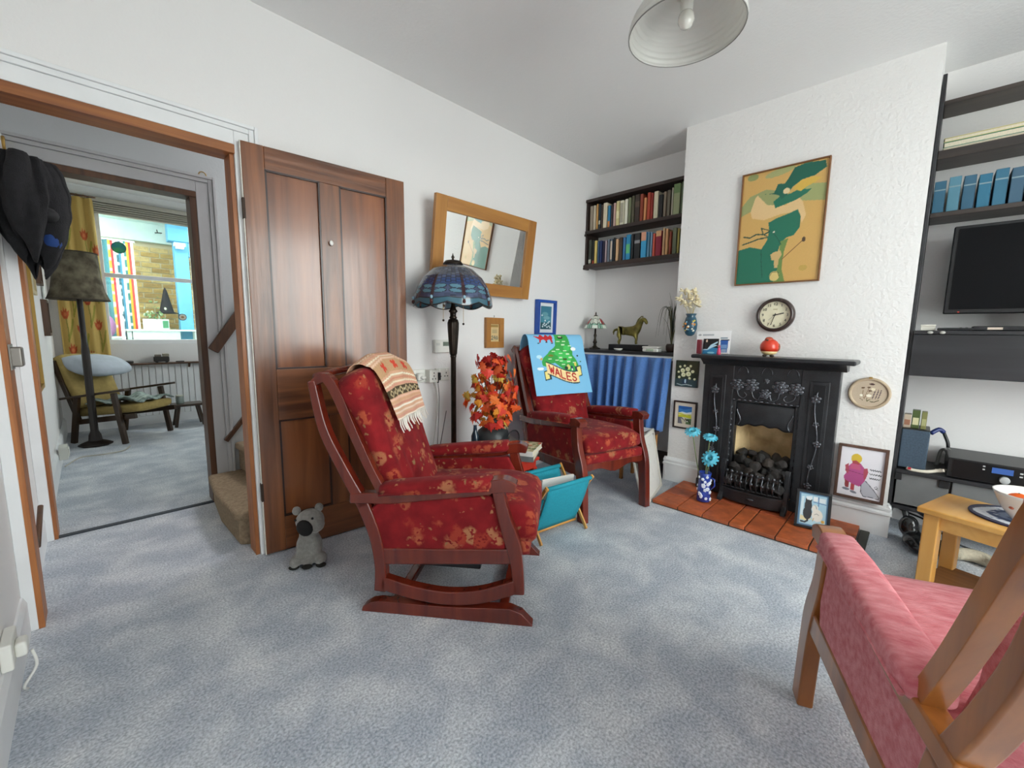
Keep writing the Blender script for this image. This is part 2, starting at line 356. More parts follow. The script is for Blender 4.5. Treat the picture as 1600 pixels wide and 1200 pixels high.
# ------------------------------------------------------------------ the open door
da = -5.5
d1 = thing('door_1', 'x', 'door', (-2.908, -.045, .006), math.radians(da)); del d1['label']; del d1['category']; struct(d1)
DW, DH, DT = .778, 1.955, .036
def dpart(nm, a0, a1, z0, z1, t0, t1, m_, bev=.003): return B().box(a0, a1, t0, t1, z0, z1).build(nm, m_, d1, bevel=bev)
dpart('stile', 0, .09, 0, DH, 0, DT, DOORW); dpart('stile', .672, DW, 0, DH, 0, DT, DOORW)
dpart('rail', .09, .672, 1.852, DH, 0, DT, DOORX); dpart('rail', .09, .672, .675, .93, 0, DT, DOORX); dpart('rail', .09, .672, 0, .178, 0, DT, DOORX)
dpart('muntin', .325, .422, .93, 1.852, 0, DT, DOORW); dpart('muntin', .325, .422, .178, .675, 0, DT, DOORW)
for a0, a1, z0, z1 in ((.09, .325, .93, 1.852), (.422, .672, .93, 1.852), (.09, .325, .178, .675), (.422, .672, .178, .675)):
    pnl = dpart('panel', a0-.005, a1+.005, z0-.005, z1+.005, .013, .024, DOORD, .002)
    mb = B()
    for (p, q) in (((a0, z0), (a1, z0)), ((a0, z1), (a1, z1)), ((a0, z0), (a0, z1)), ((a1, z0), (a1, z1))):
        mb.bar((p[0], .007, p[1]), (q[0], .007, q[1]), .013, .013, (0, 1, 0))
    mb.build('panel_moulding', mat('dark_moulding_wood', '2f1710', .4, coat=.3), pnl)
B().box(-.004, 0, .001, DT, 0, DH).build('painted_edge', mat('chipped_edge_paint', 'd8d5cc', .6, var=.1, scale=30), d1)
for z in (.28, 1.62): B().box(-.007, .004, -.004, .02, z, z+.09).build('hinge', mat('old_hinge', '3a2a20', .6, metal=.4), d1)
B().lathe([(.006, 0), (.008, .006), (.004, .014)], 12, (.369, 0, 1.562), Matrix.Rotation(math.radians(90), 3, 'X')).ball((.369, -.012, 1.562), (.010, .007, .013), 10).build('white_hook', K('f2f0ec', .3), d1, True)
B().lathe([(.02, 0), (.02, .006), (.009, .01), (.009, .03), (.024, .04), (.026, .052), (.016, .064)], 14, (.735, DT, .93), Matrix.Rotation(math.radians(-90), 3, 'X')).build('door_knob', BLACKP, d1, True)

# ------------------------------------------------------------------ carpeted stairs
STC = mat('beige_stair_carpet', '8b7a64', .95, col2='a08e76', scale=60, bump=.6, bscale=200, spec=.1)
st = thing('staircase', 'beige carpeted stairs rising to the right behind the open brown door', 'stairs', (-2.7, .5, 0))
def step(poly, z0, z1):
    b = B(); o = V((-2.7, .5))
    P = [(x-o.x, y-o.y) for x, y in poly]
    b.prism(P, lambda u, v, w_: (u, v, w_), z0, z1-.045)
    cx = sum(p[0] for p in P)/len(P)
    Q = [(x-(.022 if x < cx else 0), y-(.012 if y < -.2 and x < cx else 0)) for x, y in P]
    b.build('riser', STC, st, bevel=.008)
    B().prism(Q, lambda u, v, w_: (u, v, w_), z1-.05, z1).build('tread', STC, st, bevel=.018, seg=3)
step([(-2.915, .125), (-2.975, .17), (-2.985, .55), (-2.955, .925), (-2.4, .925), (-2.4, .125)], 0, .19)
step([(-2.70, .125), (-2.775, .70), (-2.80, .925), (-2.2, .925), (-2.2, .125)], .19, .38)
step([(-2.45, .125), (-2.47, .925), (-1.95, .925), (-1.95, .125)], .38, .57)
step([(-2.22, .125), (-2.22, .925), (-1.56, .925), (-1.56, .125)], .57, .76)
hr = tag(B().bar((-2.905, .885, .99), (-2.55, .885, 1.52), .035, .06).build('stair_handrail', FRAMED, bevel=.006), 'dark wooden stair handrail fixed to the white stairwell wall', 'handrail')
tag(B().bar((-2.87, .9, .40), (-2.60, .9, .74), .03, .025).build('stair_string_moulding', FRAMED, bevel=.003), 'thin dark wooden moulding following the stair slope', 'moulding')
tag(B().tube([(-2.885+.018*math.cos(t), .916, 2.05+.018*math.sin(t)) for t in np.linspace(0, 2*math.pi, 15)[:-1]], .003, 6, True).build('brass_ring', BRASS, smooth=True), 'small brass ring hanging by the hall doorhead', 'ring')
# ------------------------------------------------------------------ upholstery
def floral(name, base, base2, petals, leaf, sc1=8.5):
    M = bpy.data.materials.new(name); M.use_nodes = True; t = M.node_tree; p = t.nodes['Principled BSDF']; N = t.nodes.new; Lk = t.links.new
    co = N('ShaderNodeTexCoord')
    def noise(s, d=3): n = N('ShaderNodeTexNoise'); n.inputs['Scale'].default_value = s; n.inputs['Detail'].default_value = d; Lk(co.outputs['Object'], n.inputs['Vector']); return n
    def warp(amount, s):
        n = noise(s); a = N('ShaderNodeVectorMath'); a.operation = 'MULTIPLY_ADD'; a.inputs[1].default_value = (amount,)*3
        Lk(n.outputs['Color'], a.inputs[0]); Lk(co.outputs['Object'], a.inputs[2]); return a
    def ramp(sock, stops):
        r = N('ShaderNodeValToRGB'); e = r.color_ramp.elements
        while len(e) < len(stops): e.new(.5)
        for k, (q, c) in zip(e, stops): k.position = q; k.color = lin(c)+(1,) if isinstance(c, str) else (c, c, c, 1)
        Lk(sock, r.inputs[0]); return r
    def mix(f, a, b):
        m_ = N('ShaderNodeMix'); m_.data_type = 'RGBA'; Lk(f, m_.inputs[0]); Lk(a, m_.inputs[6]); Lk(b, m_.inputs[7]); return m_.outputs[2]
    def vor(vec, s): v = N('ShaderNodeTexVoronoi'); v.inputs['Scale'].default_value = s; Lk(vec, v.inputs['Vector']); return v
    bs = ramp(noise(14, 5).outputs[0], [(.3, base), (.7, base2)]).outputs[0]
    w1 = warp(.09, 16)
    v1 = vor(w1.outputs[0], sc1); m1 = ramp(v1.outputs['Distance'], [(.27, 1.), (.42, 0.)])
    holes = ramp(noise(55, 2).outputs[0], [(.40, 0.), (.47, 1.)])
    mu = N('ShaderNodeMath'); mu.operation = 'MULTIPLY'; Lk(m1.outputs[0], mu.inputs[0]); Lk(holes.outputs[0], mu.inputs[1])
    sep = N('ShaderNodeSeparateColor'); Lk(v1.outputs['Color'], sep.inputs[0])
    pc = ramp(sep.outputs[0], [(.15, petals[0]), (.5, petals[1]), (.85, petals[2])])
    c = mix(mu.outputs[0], bs, pc.outputs[0])
    w2 = warp(.05, 30); v2 = vor(w2.outputs[0], sc1*2.6); m2 = ramp(v2.outputs['Distance'], [(.15, 1.), (.26, 0.)])
    sep2 = N('ShaderNodeSeparateColor'); Lk(v2.outputs['Color'], sep2.inputs[0]); g2 = ramp(sep2.outputs[1], [(.40, 0.), (.46, 1.)])
    mu2 = N('ShaderNodeMath'); mu2.operation = 'MULTIPLY'; Lk(m2.outputs[0], mu2.inputs[0]); Lk(g2.outputs[0], mu2.inputs[1])
    c = mix(mu2.outputs[0], c, ramp(sep2.outputs[2], [(.3, leaf), (.7, petals[1])]).outputs[0])
    Lk(c, p.inputs['Base Color']); p.inputs['Roughness'].default_value = .85; p.inputs['Specular IOR Level'].default_value = .2; p.inputs['Sheen Weight'].default_value = .06
    bm = N('ShaderNodeBump'); bm.inputs['Strength'].default_value = .35; bm.inputs['Distance'].default_value = .003; Lk(noise(260).outputs[0], bm.inputs['Height']); Lk(bm.outputs[0], p.inputs['Normal'])
    return M
REDF = floral('red_floral_velour', '6e1016', '8e1c20', ('a84c32', 'ab7450', '9c3828'), '8c6c48', 10.5)
PINKF = mat('rose_pink_weave', 'bd5a64', .9, col2='d88e92', scale=60, stretch=(1, .35, 1), bump=.5, bscale=220, sheen=.1, lo=.3, hi=.75)
def cr(P, n=6):
    o = []
    for i in range(len(P)-1):
        p0, p1, p2, p3 = P[max(i-1, 0)], P[i], P[i+1], P[min(i+2, len(P)-1)]
        for k in range(n):
            t = k/n; o.append(tuple(.5*(2*b+(c-a)*t+(2*a-5*b+4*c-d)*t*t+(-a+3*b-3*c+d)*t**3) for a, b, c, d in zip(p0, p1, p2, p3)))
    return o+[tuple(P[-1])]
def strip(P, w_, n=6):
    """outline of a curved board of centre line P and width w_ (one or per point)"""
    W_ = w_ if isinstance(w_, (list, tuple)) else [w_]*len(P)
    Q = cr([tuple(p)+(x,) for p, x in zip(P, W_)], n); a = []; b = []
    for i, (x, y, ww) in enumerate(Q):
        dx = Q[min(i+1, len(Q)-1)][0]-Q[max(i-1, 0)][0]; dy = Q[min(i+1, len(Q)-1)][1]-Q[max(i-1, 0)][1]; L = math.hypot(dx, dy) or 1
        a.append((x-dy/L*ww/2, y+dx/L*ww/2)); b.append((x+dy/L*ww/2, y-dx/L*ww/2))
    return a+b[::-1]
def sring(f, a, b, n=28, p=3.2, mod=None):
    o = []
    for i in range(n):
        t = 2*math.pi*i/n; c, s = math.cos(t), math.sin(t)
        x = a*math.copysign(abs(c)**(2/p), c); y = b*math.copysign(abs(s)**(2/p), s)
        if mod: x, y = mod(x, y)
        o.append(f(x, y))
    return o
def chair_back_line(k):          # (s, z) along the front of the backrest, bottom to top
    return cr([(-.50, .40*k), (-.545, .55*k), (-.615, .78*k), (-.67, .93*k), (-.70, 1.0*k)], 8)
def back_w(q):
    w_ = .222+.060*max(0, min(1, (q-.25)/.45))
    return w_*max(.04, (1-((q-.70)/.302)**2.3))**(1/2.3) if q > .70 else w_
def make_chair(name, label, group, base, yawd, fabric, wd, k=1.0, rocker=False, pleats=True):
    """s forward (0 = front), y to the sitter's left; k stretches heights"""
    t = thing(name, label, 'rocking chair' if rocker else 'armchair', base, yawd, group)
    S0 = .34                                  # root sits under the middle of the chair
    f = lambda s, z, y: (s+S0, y, z)
    hw = .28
    for sd in (-1, 1):
        yo, yi = sd*hw, sd*(hw-.042)
        P = lambda nm, poly, a=yo, b=yi, m_=wd, bev=.006: B().prism(poly, f, a, b).build(nm, m_, t, bevel=bev, seg=3)
        zz = lambda pts: [(s, z*k) for s, z in pts]
        if rocker:
            P('floor_runner', [(-.694, .0), (-.69, .018), (-.655, .042), (-.62, .05), (-.35, .05), (-.09, .066), (-.045, .05), (0, .006), (0, 0)])
            P('rocker', strip([(-.61, .128), (-.48, .098), (-.34, .086), (-.2, .106), (-.06, .16)], .056))
            P('leg', strip([(-.615, .09), (-.612, .2), (-.632, .33), (-.685, .47)], [.05, .046, .05, .05]))
            P('leg', strip([(-.056, .125), (-.064, .24), (-.085, .34), (-.115, .43), (-.14, .535)], [.044, .048, .058, .05, .045]))
            P('side_rail', [(-.605, .205), (-.085, .247), (-.085, .308), (-.605, .273)], yo-sd*.004, yi)
            P('back_post', strip([(-.672, .44), (-.76, .60), (-.83, .75), (-.868, .935)], [.046, .042, .038, .032]))
        else:
            P('leg', strip(zz([(-.64, 0), (-.625, .14), (-.625, .26), (-.672, .46)]), [.042, .046, .05, .05]))
            P('leg', strip(zz([(-.005, 0), (-.018, .18), (-.035, .30), (-.078, .42), (-.095, .545)]), [.062, .064, .07, .062, .06]))
            P('side_rail', zz([(-.61, .235), (-.05, .255), (-.05, .325), (-.61, .29)]), yo-sd*.004, yi)
            P('back_post', strip(zz([(-.665, .44), (-.745, .60), (-.80, .75), (-.83, .955)]), [.046, .042, .038, .034]))
        P('wing_rail', strip(zz([(-.862, .925), (-.815, .948), (-.775, .90), (-.72, .77), (-.655, .62), (-.60, .51)]), [.026, .036, .04, .036, .034, .034]), sd*(hw-.002), sd*(hw-.036))
        fr = -.165 if rocker else -.12
        P('arm_rail', zz([(-.728, .455), (-.725, .497), (-.595, .505), (fr, .548), (fr, .522), (-.56, .462)]), sd*(hw+.004), sd*(hw-.04))
        P('arm_knob', strip(zz([(fr-.01, .553), (fr+.05, .562), (fr+.092, .552)]), [.05, .05, .034]), sd*(hw+.008), sd*(hw-.052), bev=.012)
        r = []
        for s, z, a, b_ in [(-.605, .51, .008, .006), (-.60, .516, .036, .022), (-.56, .522, .043, .027), (-.4, .54, .044, .030), (-.24, .557, .044, .03), (fr-.01, .565, .04, .028), (fr+.002, .565, .03, .02)]:
            r.append(sring(lambda x, y: (s+S0, sd*(hw-.022)+x, z*k+y), a, b_, 24, 2.8 if pleats else 4.2))
        apd = B().loft(r).build('arm_pad', fabric, t, True)
        B().tube([f(s, z*k, sd*(hw+.018)) for s, z in [(-.60, .503), (-.4, .522), (fr-.005, .547)]], .0055, 6).build('piping', fabric, apd, True)
        P('side_panel', zz([(-.66, .42), (-.60, .262), (-.11, .30), (-.095, .38), (fr, .515), (-.6, .48)]), sd*(hw-.008), sd*(hw-.055), fabric, .012)
    # cross members
    c = lambda nm, s0, s1, z0, z1, m_=wd, bev=.006, h=hw-.04: B().box(s0+S0, s1+S0, -h, h, z0*k, z1*k).build(nm, m_, t, bevel=bev)
    c('rear_rail', -.64, -.60, .22, .29)
    if rocker:
        c('front_rail', -.095, -.06, .25, .305); c('runner_crossbar', -.58, -.54, .012, .045); c('runner_crossbar', -.14, -.10, .012, .045); c('spring_housing', -.46, -.22, .17, .23, BLACKP, h=.2)
    else:
        prof = [(-(hw-.04), .325)]+[(y, .268+.030*(abs(y)/(hw-.04))**2-.012*math.cos(y*26)) for y in np.linspace(-(hw-.04), hw-.04, 15)]+[(hw-.04, .325)]
        B().prism([(a, b_*k) for a, b_ in prof], lambda u, v, w_: (w_+S0, u, v), -.05, -.02).build('front_apron', wd, t, bevel=.004)
        r = [sring(lambda x, y: (-.022+S0+y*.35, x, .348*k+y), (hw-.045)*q, .028*q2, 28, 4) for q, q2 in ((1, 1),)]
        B().box(-.09+S0, -.012+S0, -(hw-.045), hw-.045, .318*k, .375*k).build('seat_border', fabric, t, bevel=.02, seg=3)
    top = B().tube([f(-.855, .945*k+.012*math.cos(y*5), y) for y in np.linspace(-hw+.02, hw-.02, 11)], .017, 8); top.build('top_rail', wd, t, True)
    # seat cushion
    r = []; zc = (.375 if rocker else .425)*k; th = (.085 if rocker else .052)*k; sf = 0 if rocker else -.028
    for s, q, q2, dz in [(-.60, .5, .4, 0), (-.595, .95, .8, 0), (-.5, 1, .95, 0), (-.35, 1, 1.05, .004), (-.15, 1, 1.08, .006), (-.06, 1, 1.02, .0), (-.015, .985, .88, -.006), (.002, .95, .62, -.01), (.008, .7, .3, -.012)]:
        r.append(sring(lambda x, y: (s+(sf if s > -.1 else 0)+S0, x, zc+dz+y), (hw-.05)*q, th*q2, 40, 5))
    B().loft(r).build('seat_cushion', fabric, t, True)
    if rocker:   # sprung seat front hanging below the cushion
        r = [sring(lambda x, y: (s+S0, x, .29+y), (hw-.05)*q, .05*q, 28, 4) for s, q in ((-.3, 1), (-.05, 1), (-.022, .96))]
        B().loft(r).build('seat_base', fabric, t, True)
    else: c('seat_base', -.58, -.08, .30, .37, fabric, .012, hw-.05)
    # back cushion with vertical pleats below the headrest
    L = chair_back_line(k); r = []; n = len(L)
    for i, (s, z) in enumerate(L):
        q = i/(n-1); d = (L[min(i+1, n-1)][0]-L[max(i-1, 0)][0], L[min(i+1, n-1)][1]-L[max(i-1, 0)][1]); l = math.hypot(*d); nx, nz = d[1]/l, -d[0]/l
        wq = back_w(q)*(1 if pleats else .86); th = (.072 if pleats else .055)+.012*math.cos(q*7); co_ = .06 if pleats else .05
        if q > .78: th *= max(.35, 1-((q-.78)/.24)**2)
        if q < .06: th *= .6+q*6.6
        amp = .010*max(0, 1-abs(q-.28)/.34) if pleats else 0
        def md(x, y):
            if y > 0: y += amp*(abs(math.cos(x*math.pi*3/.20))-.4)
            return x, y
        r.append(sring(lambda x, y: (s-co_*nx+y*nx+S0, x, z-co_*nz+y*nz), wq, th, 64, 3.0, md))
    B().loft(r).build('back_cushion', fabric, t, True)
    return t
def place(front, d):             # root position from the middle of the front line
    return (front[0]-.34*d[0], front[1]-.34*d[1], 0), math.atan2(d[1], d[0])
dR = (.612, -.79); nR = (.79, .612)
p, ya = place((-2.336+nR[0]*.28, -1.317+nR[1]*.28), dR)
rock = make_chair('rocking_chair', 'red floral rocking chair with mahogany frame and woven throw over its back', None, p, ya, REDF, MAHOG, 1.0, True)
dA = (-.272, -.962); nA = (.962, -.272)
p2, ya2 = place((-1.472+nA[0]*.277, -.934+nA[1]*.277), dA)
arm2 = make_chair('armchair', 'red floral armchair with a blue map tea towel over its back', 'wooden framed fireside armchairs', p2, ya2, REDF, MAHOG, 1.07, False)
dP = (.914, .405); nP = (-.405, .914)     # nP: sitter's left = near side
p3, ya3 = place((-1.99-nP[0]*.28, -2.108-nP[1]*.28), dP)
arm3 = make_chair('armchair', 'rose pink armchair with brown wooden frame in the right foreground', 'wooden framed fireside armchairs', p3, ya3, PINKF, TEAK, 1.02, False, False); arm3.scale = (.95, 1, 1); arm3.location = (arm3.location.x+.03*dP[0], arm3.location.y+.03*dP[1], 0)

# ------------------------------------------------------------------ cloths over the chair backs
def on_chair(base, yw): 
    M = Matrix.Translation(base) @ Matrix.Rotation(yw, 4, 'Z'); return lambda s, z, y: tuple(M @ V((s+.34, y, z)))
FN = {'W': [[(0, 1), (.25, 0), (.5, .7), (.75, 0), (1, 1)]], 'A': [[(0, 0), (.5, 1), (1, 0)], [(.22, .35), (.78, .35)]], 'L': [[(.1, 1), (.1, 0), (.9, 0)]],
      'E': [[(.9, 1), (.1, 1), (.1, 0), (.9, 0)], [(.1, .52), (.75, .52)]], 'S': [[(.9, .82), (.7, 1), (.3, 1), (.1, .8), (.2, .58), (.8, .42), (.92, .2), (.7, 0), (.3, 0), (.08, .2)]]}
def word(s, x, y, w_, h, col, lw, base=lambda a: 0, gap=.25):
    o = []; cw = w_/(len(s)+gap*(len(s)-1))
    for i, ch in enumerate(s):
        x0 = x+i*cw*(1+gap)
        for st_ in FN[ch]: o.append((col, ('l', lw, [(x0+a*cw, y+b_*h+base(x0+a*cw)) for a, b_ in st_])))
    return o
fA = on_chair(p2, ya2)
P_ = cr([(-.545, .685), (-.60, .84), (-.655, 1.0), (-.675, 1.07), (-.705, 1.105), (-.745, 1.10), (-.775, 1.05), (-.79, .97)], 8)
P_ = [(s+.014, z+.008) for s, z in P_]
ln = [0]
for a, b_ in zip(P_, P_[1:]): ln.append(ln[-1]+math.dist(a, b_))
def along(v):
    q = v*ln[-1]
    for i in range(len(ln)-1):
        if q <= ln[i+1]: e = (q-ln[i])/(ln[i+1]-ln[i]); return P_[i][0]+(P_[i+1][0]-P_[i][0])*e, P_[i][1]+(P_[i+1][1]-P_[i][1])*e
    return P_[-1]
vt = next(ln[i] for i in range(len(P_)) if P_[i][1] >= 1.104)/ln[-1]     # where the towel turns over the top
def Sw(u, v):
    s, z = along(v); return fA(s+.004*math.sin(u*9+v*3), z, -.262+.495*u)
y_ = lambda q: q*vt     # photo height on the front (0 hem .. 1 top edge)
wave = lambda x: y_(.0)-(.10*math.sin((x-.42)*5.2))*vt
rib = lambda o: [(x, (.36+o)*vt+wave(x)) for x in np.linspace(.25, .80, 16)]
green = [(x, q*vt) for x, q in [(.48, 1.04), (.70, 1.04), (.72, .9), (.73, .83), (.76, .75), (.75, .66), (.80, .58), (.83, .48), (.82, .40), (.76, .36), (.66, .38), (.58, .40), (.50, .46), (.42, .53), (.34, .52), (.27, .46), (.19, .49), (.18, .55), (.22, .62), (.30, .68), (.36, .74), (.42, .78), (.46, .82), (.47, .93)]]
tl = [('3aa34a', ('p', green))]
for cx, q, rx, ry in [(.60, .62, .12, .10), (.5, .7, .07, .05), (.66, .78, .06, .05)]: tl.append(('46c35c', ('e', cx, q*vt, rx, ry*vt)))
for cx, q in [(.52, .90), (.62, .90), (.60, .84), (.50, .76), (.42, .73), (.62, .74), (.54, .69), (.53, .62), (.53, .56), (.66, .68), (.72, .82), (.46, .58), (.66, .55), (.76, .53), (.56, .50), (.70, .62), (.34, .6), (.3, .52)]:
    tl.append(('cfe9c4', ('r', cx-.028, (q-.010)*vt, cx+.028, (q+.008)*vt)))
for cx, q, rx, ry, c_ in [(.57, .97, .05, .03, '22301f'), (.57, .985, .03, .015, 'd9d9b0'), (.36, .655, .05, .02, '7a7a2a'), (.60, .59, .04, .018, '3c5a1e'), (.77, .50, .022, .035, 'd8d060'), (.18, .61, .025, .03, 'd8a860'), (.15, .64, .05, .03, 'bfe6f6'), (.14, .44, .06, .025, 'eef6fa'), (.78, .765, .048, .032, 'f2f5f7'), (.84, .645, .016, .014, '26384a'), (.88, .54, .014, .012, '3a6a4a'), (.64, .455, .03, .045, 'd8cf7a'), (.60, .44, .03, .03, '243a2a'), (.70, .445, .02, .03, '243a5a'), (.70, .41, .012, .02, 'f0f0f0')]:
    tl.append((c_, ('e', cx, q*vt, rx, ry*vt)))
dr = [(.10, 1.0), (.16, .955), (.2, .93), (.19, .88), (.215, .875), (.23, .92), (.28, .93), (.31, .90), (.34, .89), (.34, .92), (.385, .93), (.40, .885), (.43, .875), (.425, .93), (.44, .97), (.42, 1.03), (.37, .985), (.34, 1.04), (.29, .98), (.24, 1.04), (.2, .98)]
tl.append(('c4252c', ('p', [(x, q*vt) for x, q in dr])))
for x, q in [(.175, .868), (.32, .885), (.415, .868)]: tl.append(('20303a', ('e', x, q*vt, .02, .01*vt)))
# scroll: dark outline, cream ribbon, folded ends, red letters
def band(o0, o1): return [(x, z) for x, z in rib(o1)]+[(x, z) for x, z in rib(o0)[::-1]]
tl += [('1f3c4a', ('p', [(.19, .24*vt), (.31, .26*vt), (.31, .42*vt), (.19, .40*vt)])), ('efe08a', ('p', [(.205, .26*vt), (.28, .275*vt), (.28, .40*vt), (.205, .385*vt)])),
       ('1f3c4a', ('p', [(.74, .265*vt), (.87, .30*vt), (.875, .48*vt), (.76, .46*vt)])), ('efe08a', ('p', [(.79, .29*vt), (.855, .315*vt), (.86, .46*vt), (.79, .445*vt)])),
       ('1f3c4a', ('p', band(-.095, .125))), ('f3d7a0', ('p', band(-.075, .105))), ('f7e6a6', ('p', band(.075, .105)))]
tl += word('WALES', .30, .315*vt, .45, .125*vt, 'b8231f', .024*vt, lambda x: wave(x))
tl.append(('4a6a80', ('r', .84, .13*vt, .9, .137*vt)))
tw = printed('tea_towel', Sw, 150, 190, '7fc0e6', tl, None, .495/ln[-1], .002, .85)
tag(tw, 'pale blue tea towel with a green map and WALES scroll over the armchair back', 'tea towel')
fR = on_chair(p, ya)
P_ = [(s+.02, z+.006) for s, z in cr([(-.60, .755), (-.632, .86), (-.662, .95), (-.69, 1.0), (-.73, 1.026), (-.775, 1.01), (-.80, .95), (-.81, .86)], 8)]
ln = [0]
for a, b_ in zip(P_, P_[1:]): ln.append(ln[-1]+math.dist(a, b_))
Pt, lt = list(P_), list(ln)
def along2(v):
    q = v*lt[-1]
    for i in range(len(lt)-1):
        if q <= lt[i+1]: e = (q-lt[i])/(lt[i+1]-lt[i]); return Pt[i][0]+(Pt[i+1][0]-Pt[i][0])*e, Pt[i][1]+(Pt[i+1][1]-Pt[i][1])*e
    return Pt[-1]
def Sth(u, v):
    s, z = along2(v); y = -.19+.385*u; y += (1-min(1, v*1.6))*(.06*(1-u)); q_ = next((q/100 for q in range(100, 66, -1) if back_w(q/100) >= abs(y)), .70); dr_ = (1-q_)*.60*max(0, min(1, (v-.12)/.3)); s += dr_*.3*(1 if v < .55 else -.1); z -= dr_*.95
    return fR(s+.003*math.sin(u*14), z, y)
sl = []
def stripe(v0, v1, c_): sl.append((c_, ('r', -.1, v0, 1.1, v1)))
for v0, v1, c_ in [(0, .015, 'efe0d0'), (.02, .035, 'd59a86'), (.05, .065, 'e8cdb8'), (.085, .10, 'f3e8d8'), (.115, .125, 'c98a78'), (.14, .155, 'd2a07e'), (.165, .18, 'e6b9a0'), (.185, .265, '4a3c28'), (.27, .285, 'd99c86'), (.30, .31, 'edd9bd'), (.33, .34, 'd28f74'), (.355, .37, 'f0e6cc'), (.385, .395, 'd8a488'), (.40, .515, 'c49a72'), (.52, .535, 'e6c2a6'), (.55, .56, 'f0e4cc'), (.575, .59, 'd59a80'), (.62, .63, 'efe0c8')]: stripe(v0, v1, c_)
for i in range(6):
    x = .10+i*.16
    sl.append(('c9b48a', ('l', .012, [(x-.045, .225), (x, .195), (x+.045, .225), (x, .255), (x-.045, .225)])))
    sl.append(('d9cba6', ('e', x+.08, .225, .012, .016)))
for i in range(3):
    x = .2+i*.3
    for dx, dy in ((0, 0), (-.035, .02), (.035, -.02), (-.02, -.022), (.022, .022)): sl.append(('d0452f', ('e', x+dx, .46+dy, .026, .019)))
th = thing('woven_throw', 'peach striped woven throw with cream fringe over the rocking chair back', 'throw', p, ya)
Mi = (Matrix.Translation(p) @ Matrix.Rotation(ya, 4, 'Z')).inverted()
loc = lambda q: tuple(Mi @ V(q))
thc = printed('cloth', lambda u, v: loc(Sth(u, v)), 90, 130, 'd6a888', sl, th, .6, .003, .9, .12)
for i in range(22):
    u = (i+.5)/22; a = V(loc(Sth(u, 0))); dz = random.uniform(-.06, -.035); dy = random.uniform(-.012, .012)
    B().tube([a, a+V((.006, dy*.4, dz*.5)), a+V((.008+.016*(-dz/.06), dy, dz))], [.0035, .003, .0022], 5).build('fringe_tassel', K('eae4da', .9), thc, True)
# ------------------------------------------------------------------ tiled hearth
TERRA = [mat('terracotta_%d' % i, c, .55, var=.22, scale=18, bump=.15, bscale=40) for i, c in enumerate(('a8552f', 'a04d2c', 'b05a30', '984a2e'))]
he = thing('hearth', 'terracotta tiled hearth in front of the black fireplace', 'hearth', (-.62, -1.6, 0))
def hb(nm, x0, x1, y0, y1, z0, z1, m_, bev=.004): return B().box(x0+.62, x1+.62, y0+1.6, y1+1.6, z0, z1).build(nm, m_, he, bevel=bev)
hb('mortar_bed', -.872, -.36, -2.128, -1.095, 0, .02, K('57493f', .9))
ys = [-1.092, -1.264, -1.417, -1.570, -1.656, -1.808, -1.962, -2.13]
for i, (a, c) in enumerate(zip(ys, ys[1:])):
    rows = [(-.88, -.70), (-.695, -.54), (-.535, -.36)] if i in (0, 6) else [(-.88, -.585), (-.58, -.36)]
    for j, (x0, x1) in enumerate(rows): hb('tile', x0+.002, x1-.002, c+.003, a-.003, .008, .031-random.uniform(0, .002), TERRA[(i*2+j) % 4])
hb('slate_edging', -.87, -.375, -2.175, -2.132, 0, .012, K('3c3d3a', .8))

# ------------------------------------------------------------------ cast iron fireplace
fp = thing('fireplace', 'black cast iron fireplace with rose relief and mantel shelf', 'fireplace', (XC, -1.595, .03))
def fb(nm, d0, d1, y0, y1, z0, z1, m_=IRON, bev=.004, par=None):   # d: distance out from the wall
    return B().box(-d1, -d0, y0+1.595, y1+1.595, z0-.03, z1-.03).build(nm, m_, par or fp, bevel=bev)
W3 = lambda d, y, z: (-d, y+1.595, z-.03)
for a, c, s in ((-1.213, -1.405, 'l'), (-1.785, -1.972, 'r')):
    pl_ = fb('pilaster', .001, .075, c, a, .031, .95)
    lo_, hi_ = c+.045, a-.045
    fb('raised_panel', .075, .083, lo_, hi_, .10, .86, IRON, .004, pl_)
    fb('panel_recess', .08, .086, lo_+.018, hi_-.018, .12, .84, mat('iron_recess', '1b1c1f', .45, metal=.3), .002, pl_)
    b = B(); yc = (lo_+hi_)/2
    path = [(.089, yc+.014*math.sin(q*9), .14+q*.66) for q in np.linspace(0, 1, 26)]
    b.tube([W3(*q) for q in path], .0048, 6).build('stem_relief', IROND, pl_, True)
    for q, sz in ((.93, .028), (.70, .018), (.52, .022), (.3, .018), (.12, .022)):
        z = .14+q*.66; y = yc+.014*math.sin(q*9)
        lf = B(); 
        for k in range(5):
            an = k*1.2566+q*3; lf.ball(W3(.089, y+sz*.6*math.cos(an), z+sz*.6*math.sin(an)), (.004, sz*.5, sz*.4), 8)
        lf.ball(W3(.091, y, z), (.006, sz*.35, sz*.35), 8).build('blossom_relief', IROND, pl_, True)
    fb('plinth', .001, .09, c-.004, a+.004, .031, .10, IRON, .006, pl_)
fz = fb('frieze', .001, .07, -1.787, -1.403, .69, .95)
b = B()
for k, y0 in enumerate((-1.46, -1.60, -1.74)): b.tube([W3(.071, y0+.03*math.cos(t), .875+.05*math.sin(t)) for t in np.linspace(0, math.pi, 9)], .003, 5)
b.build('arch_moulding', IROND, fz, True)
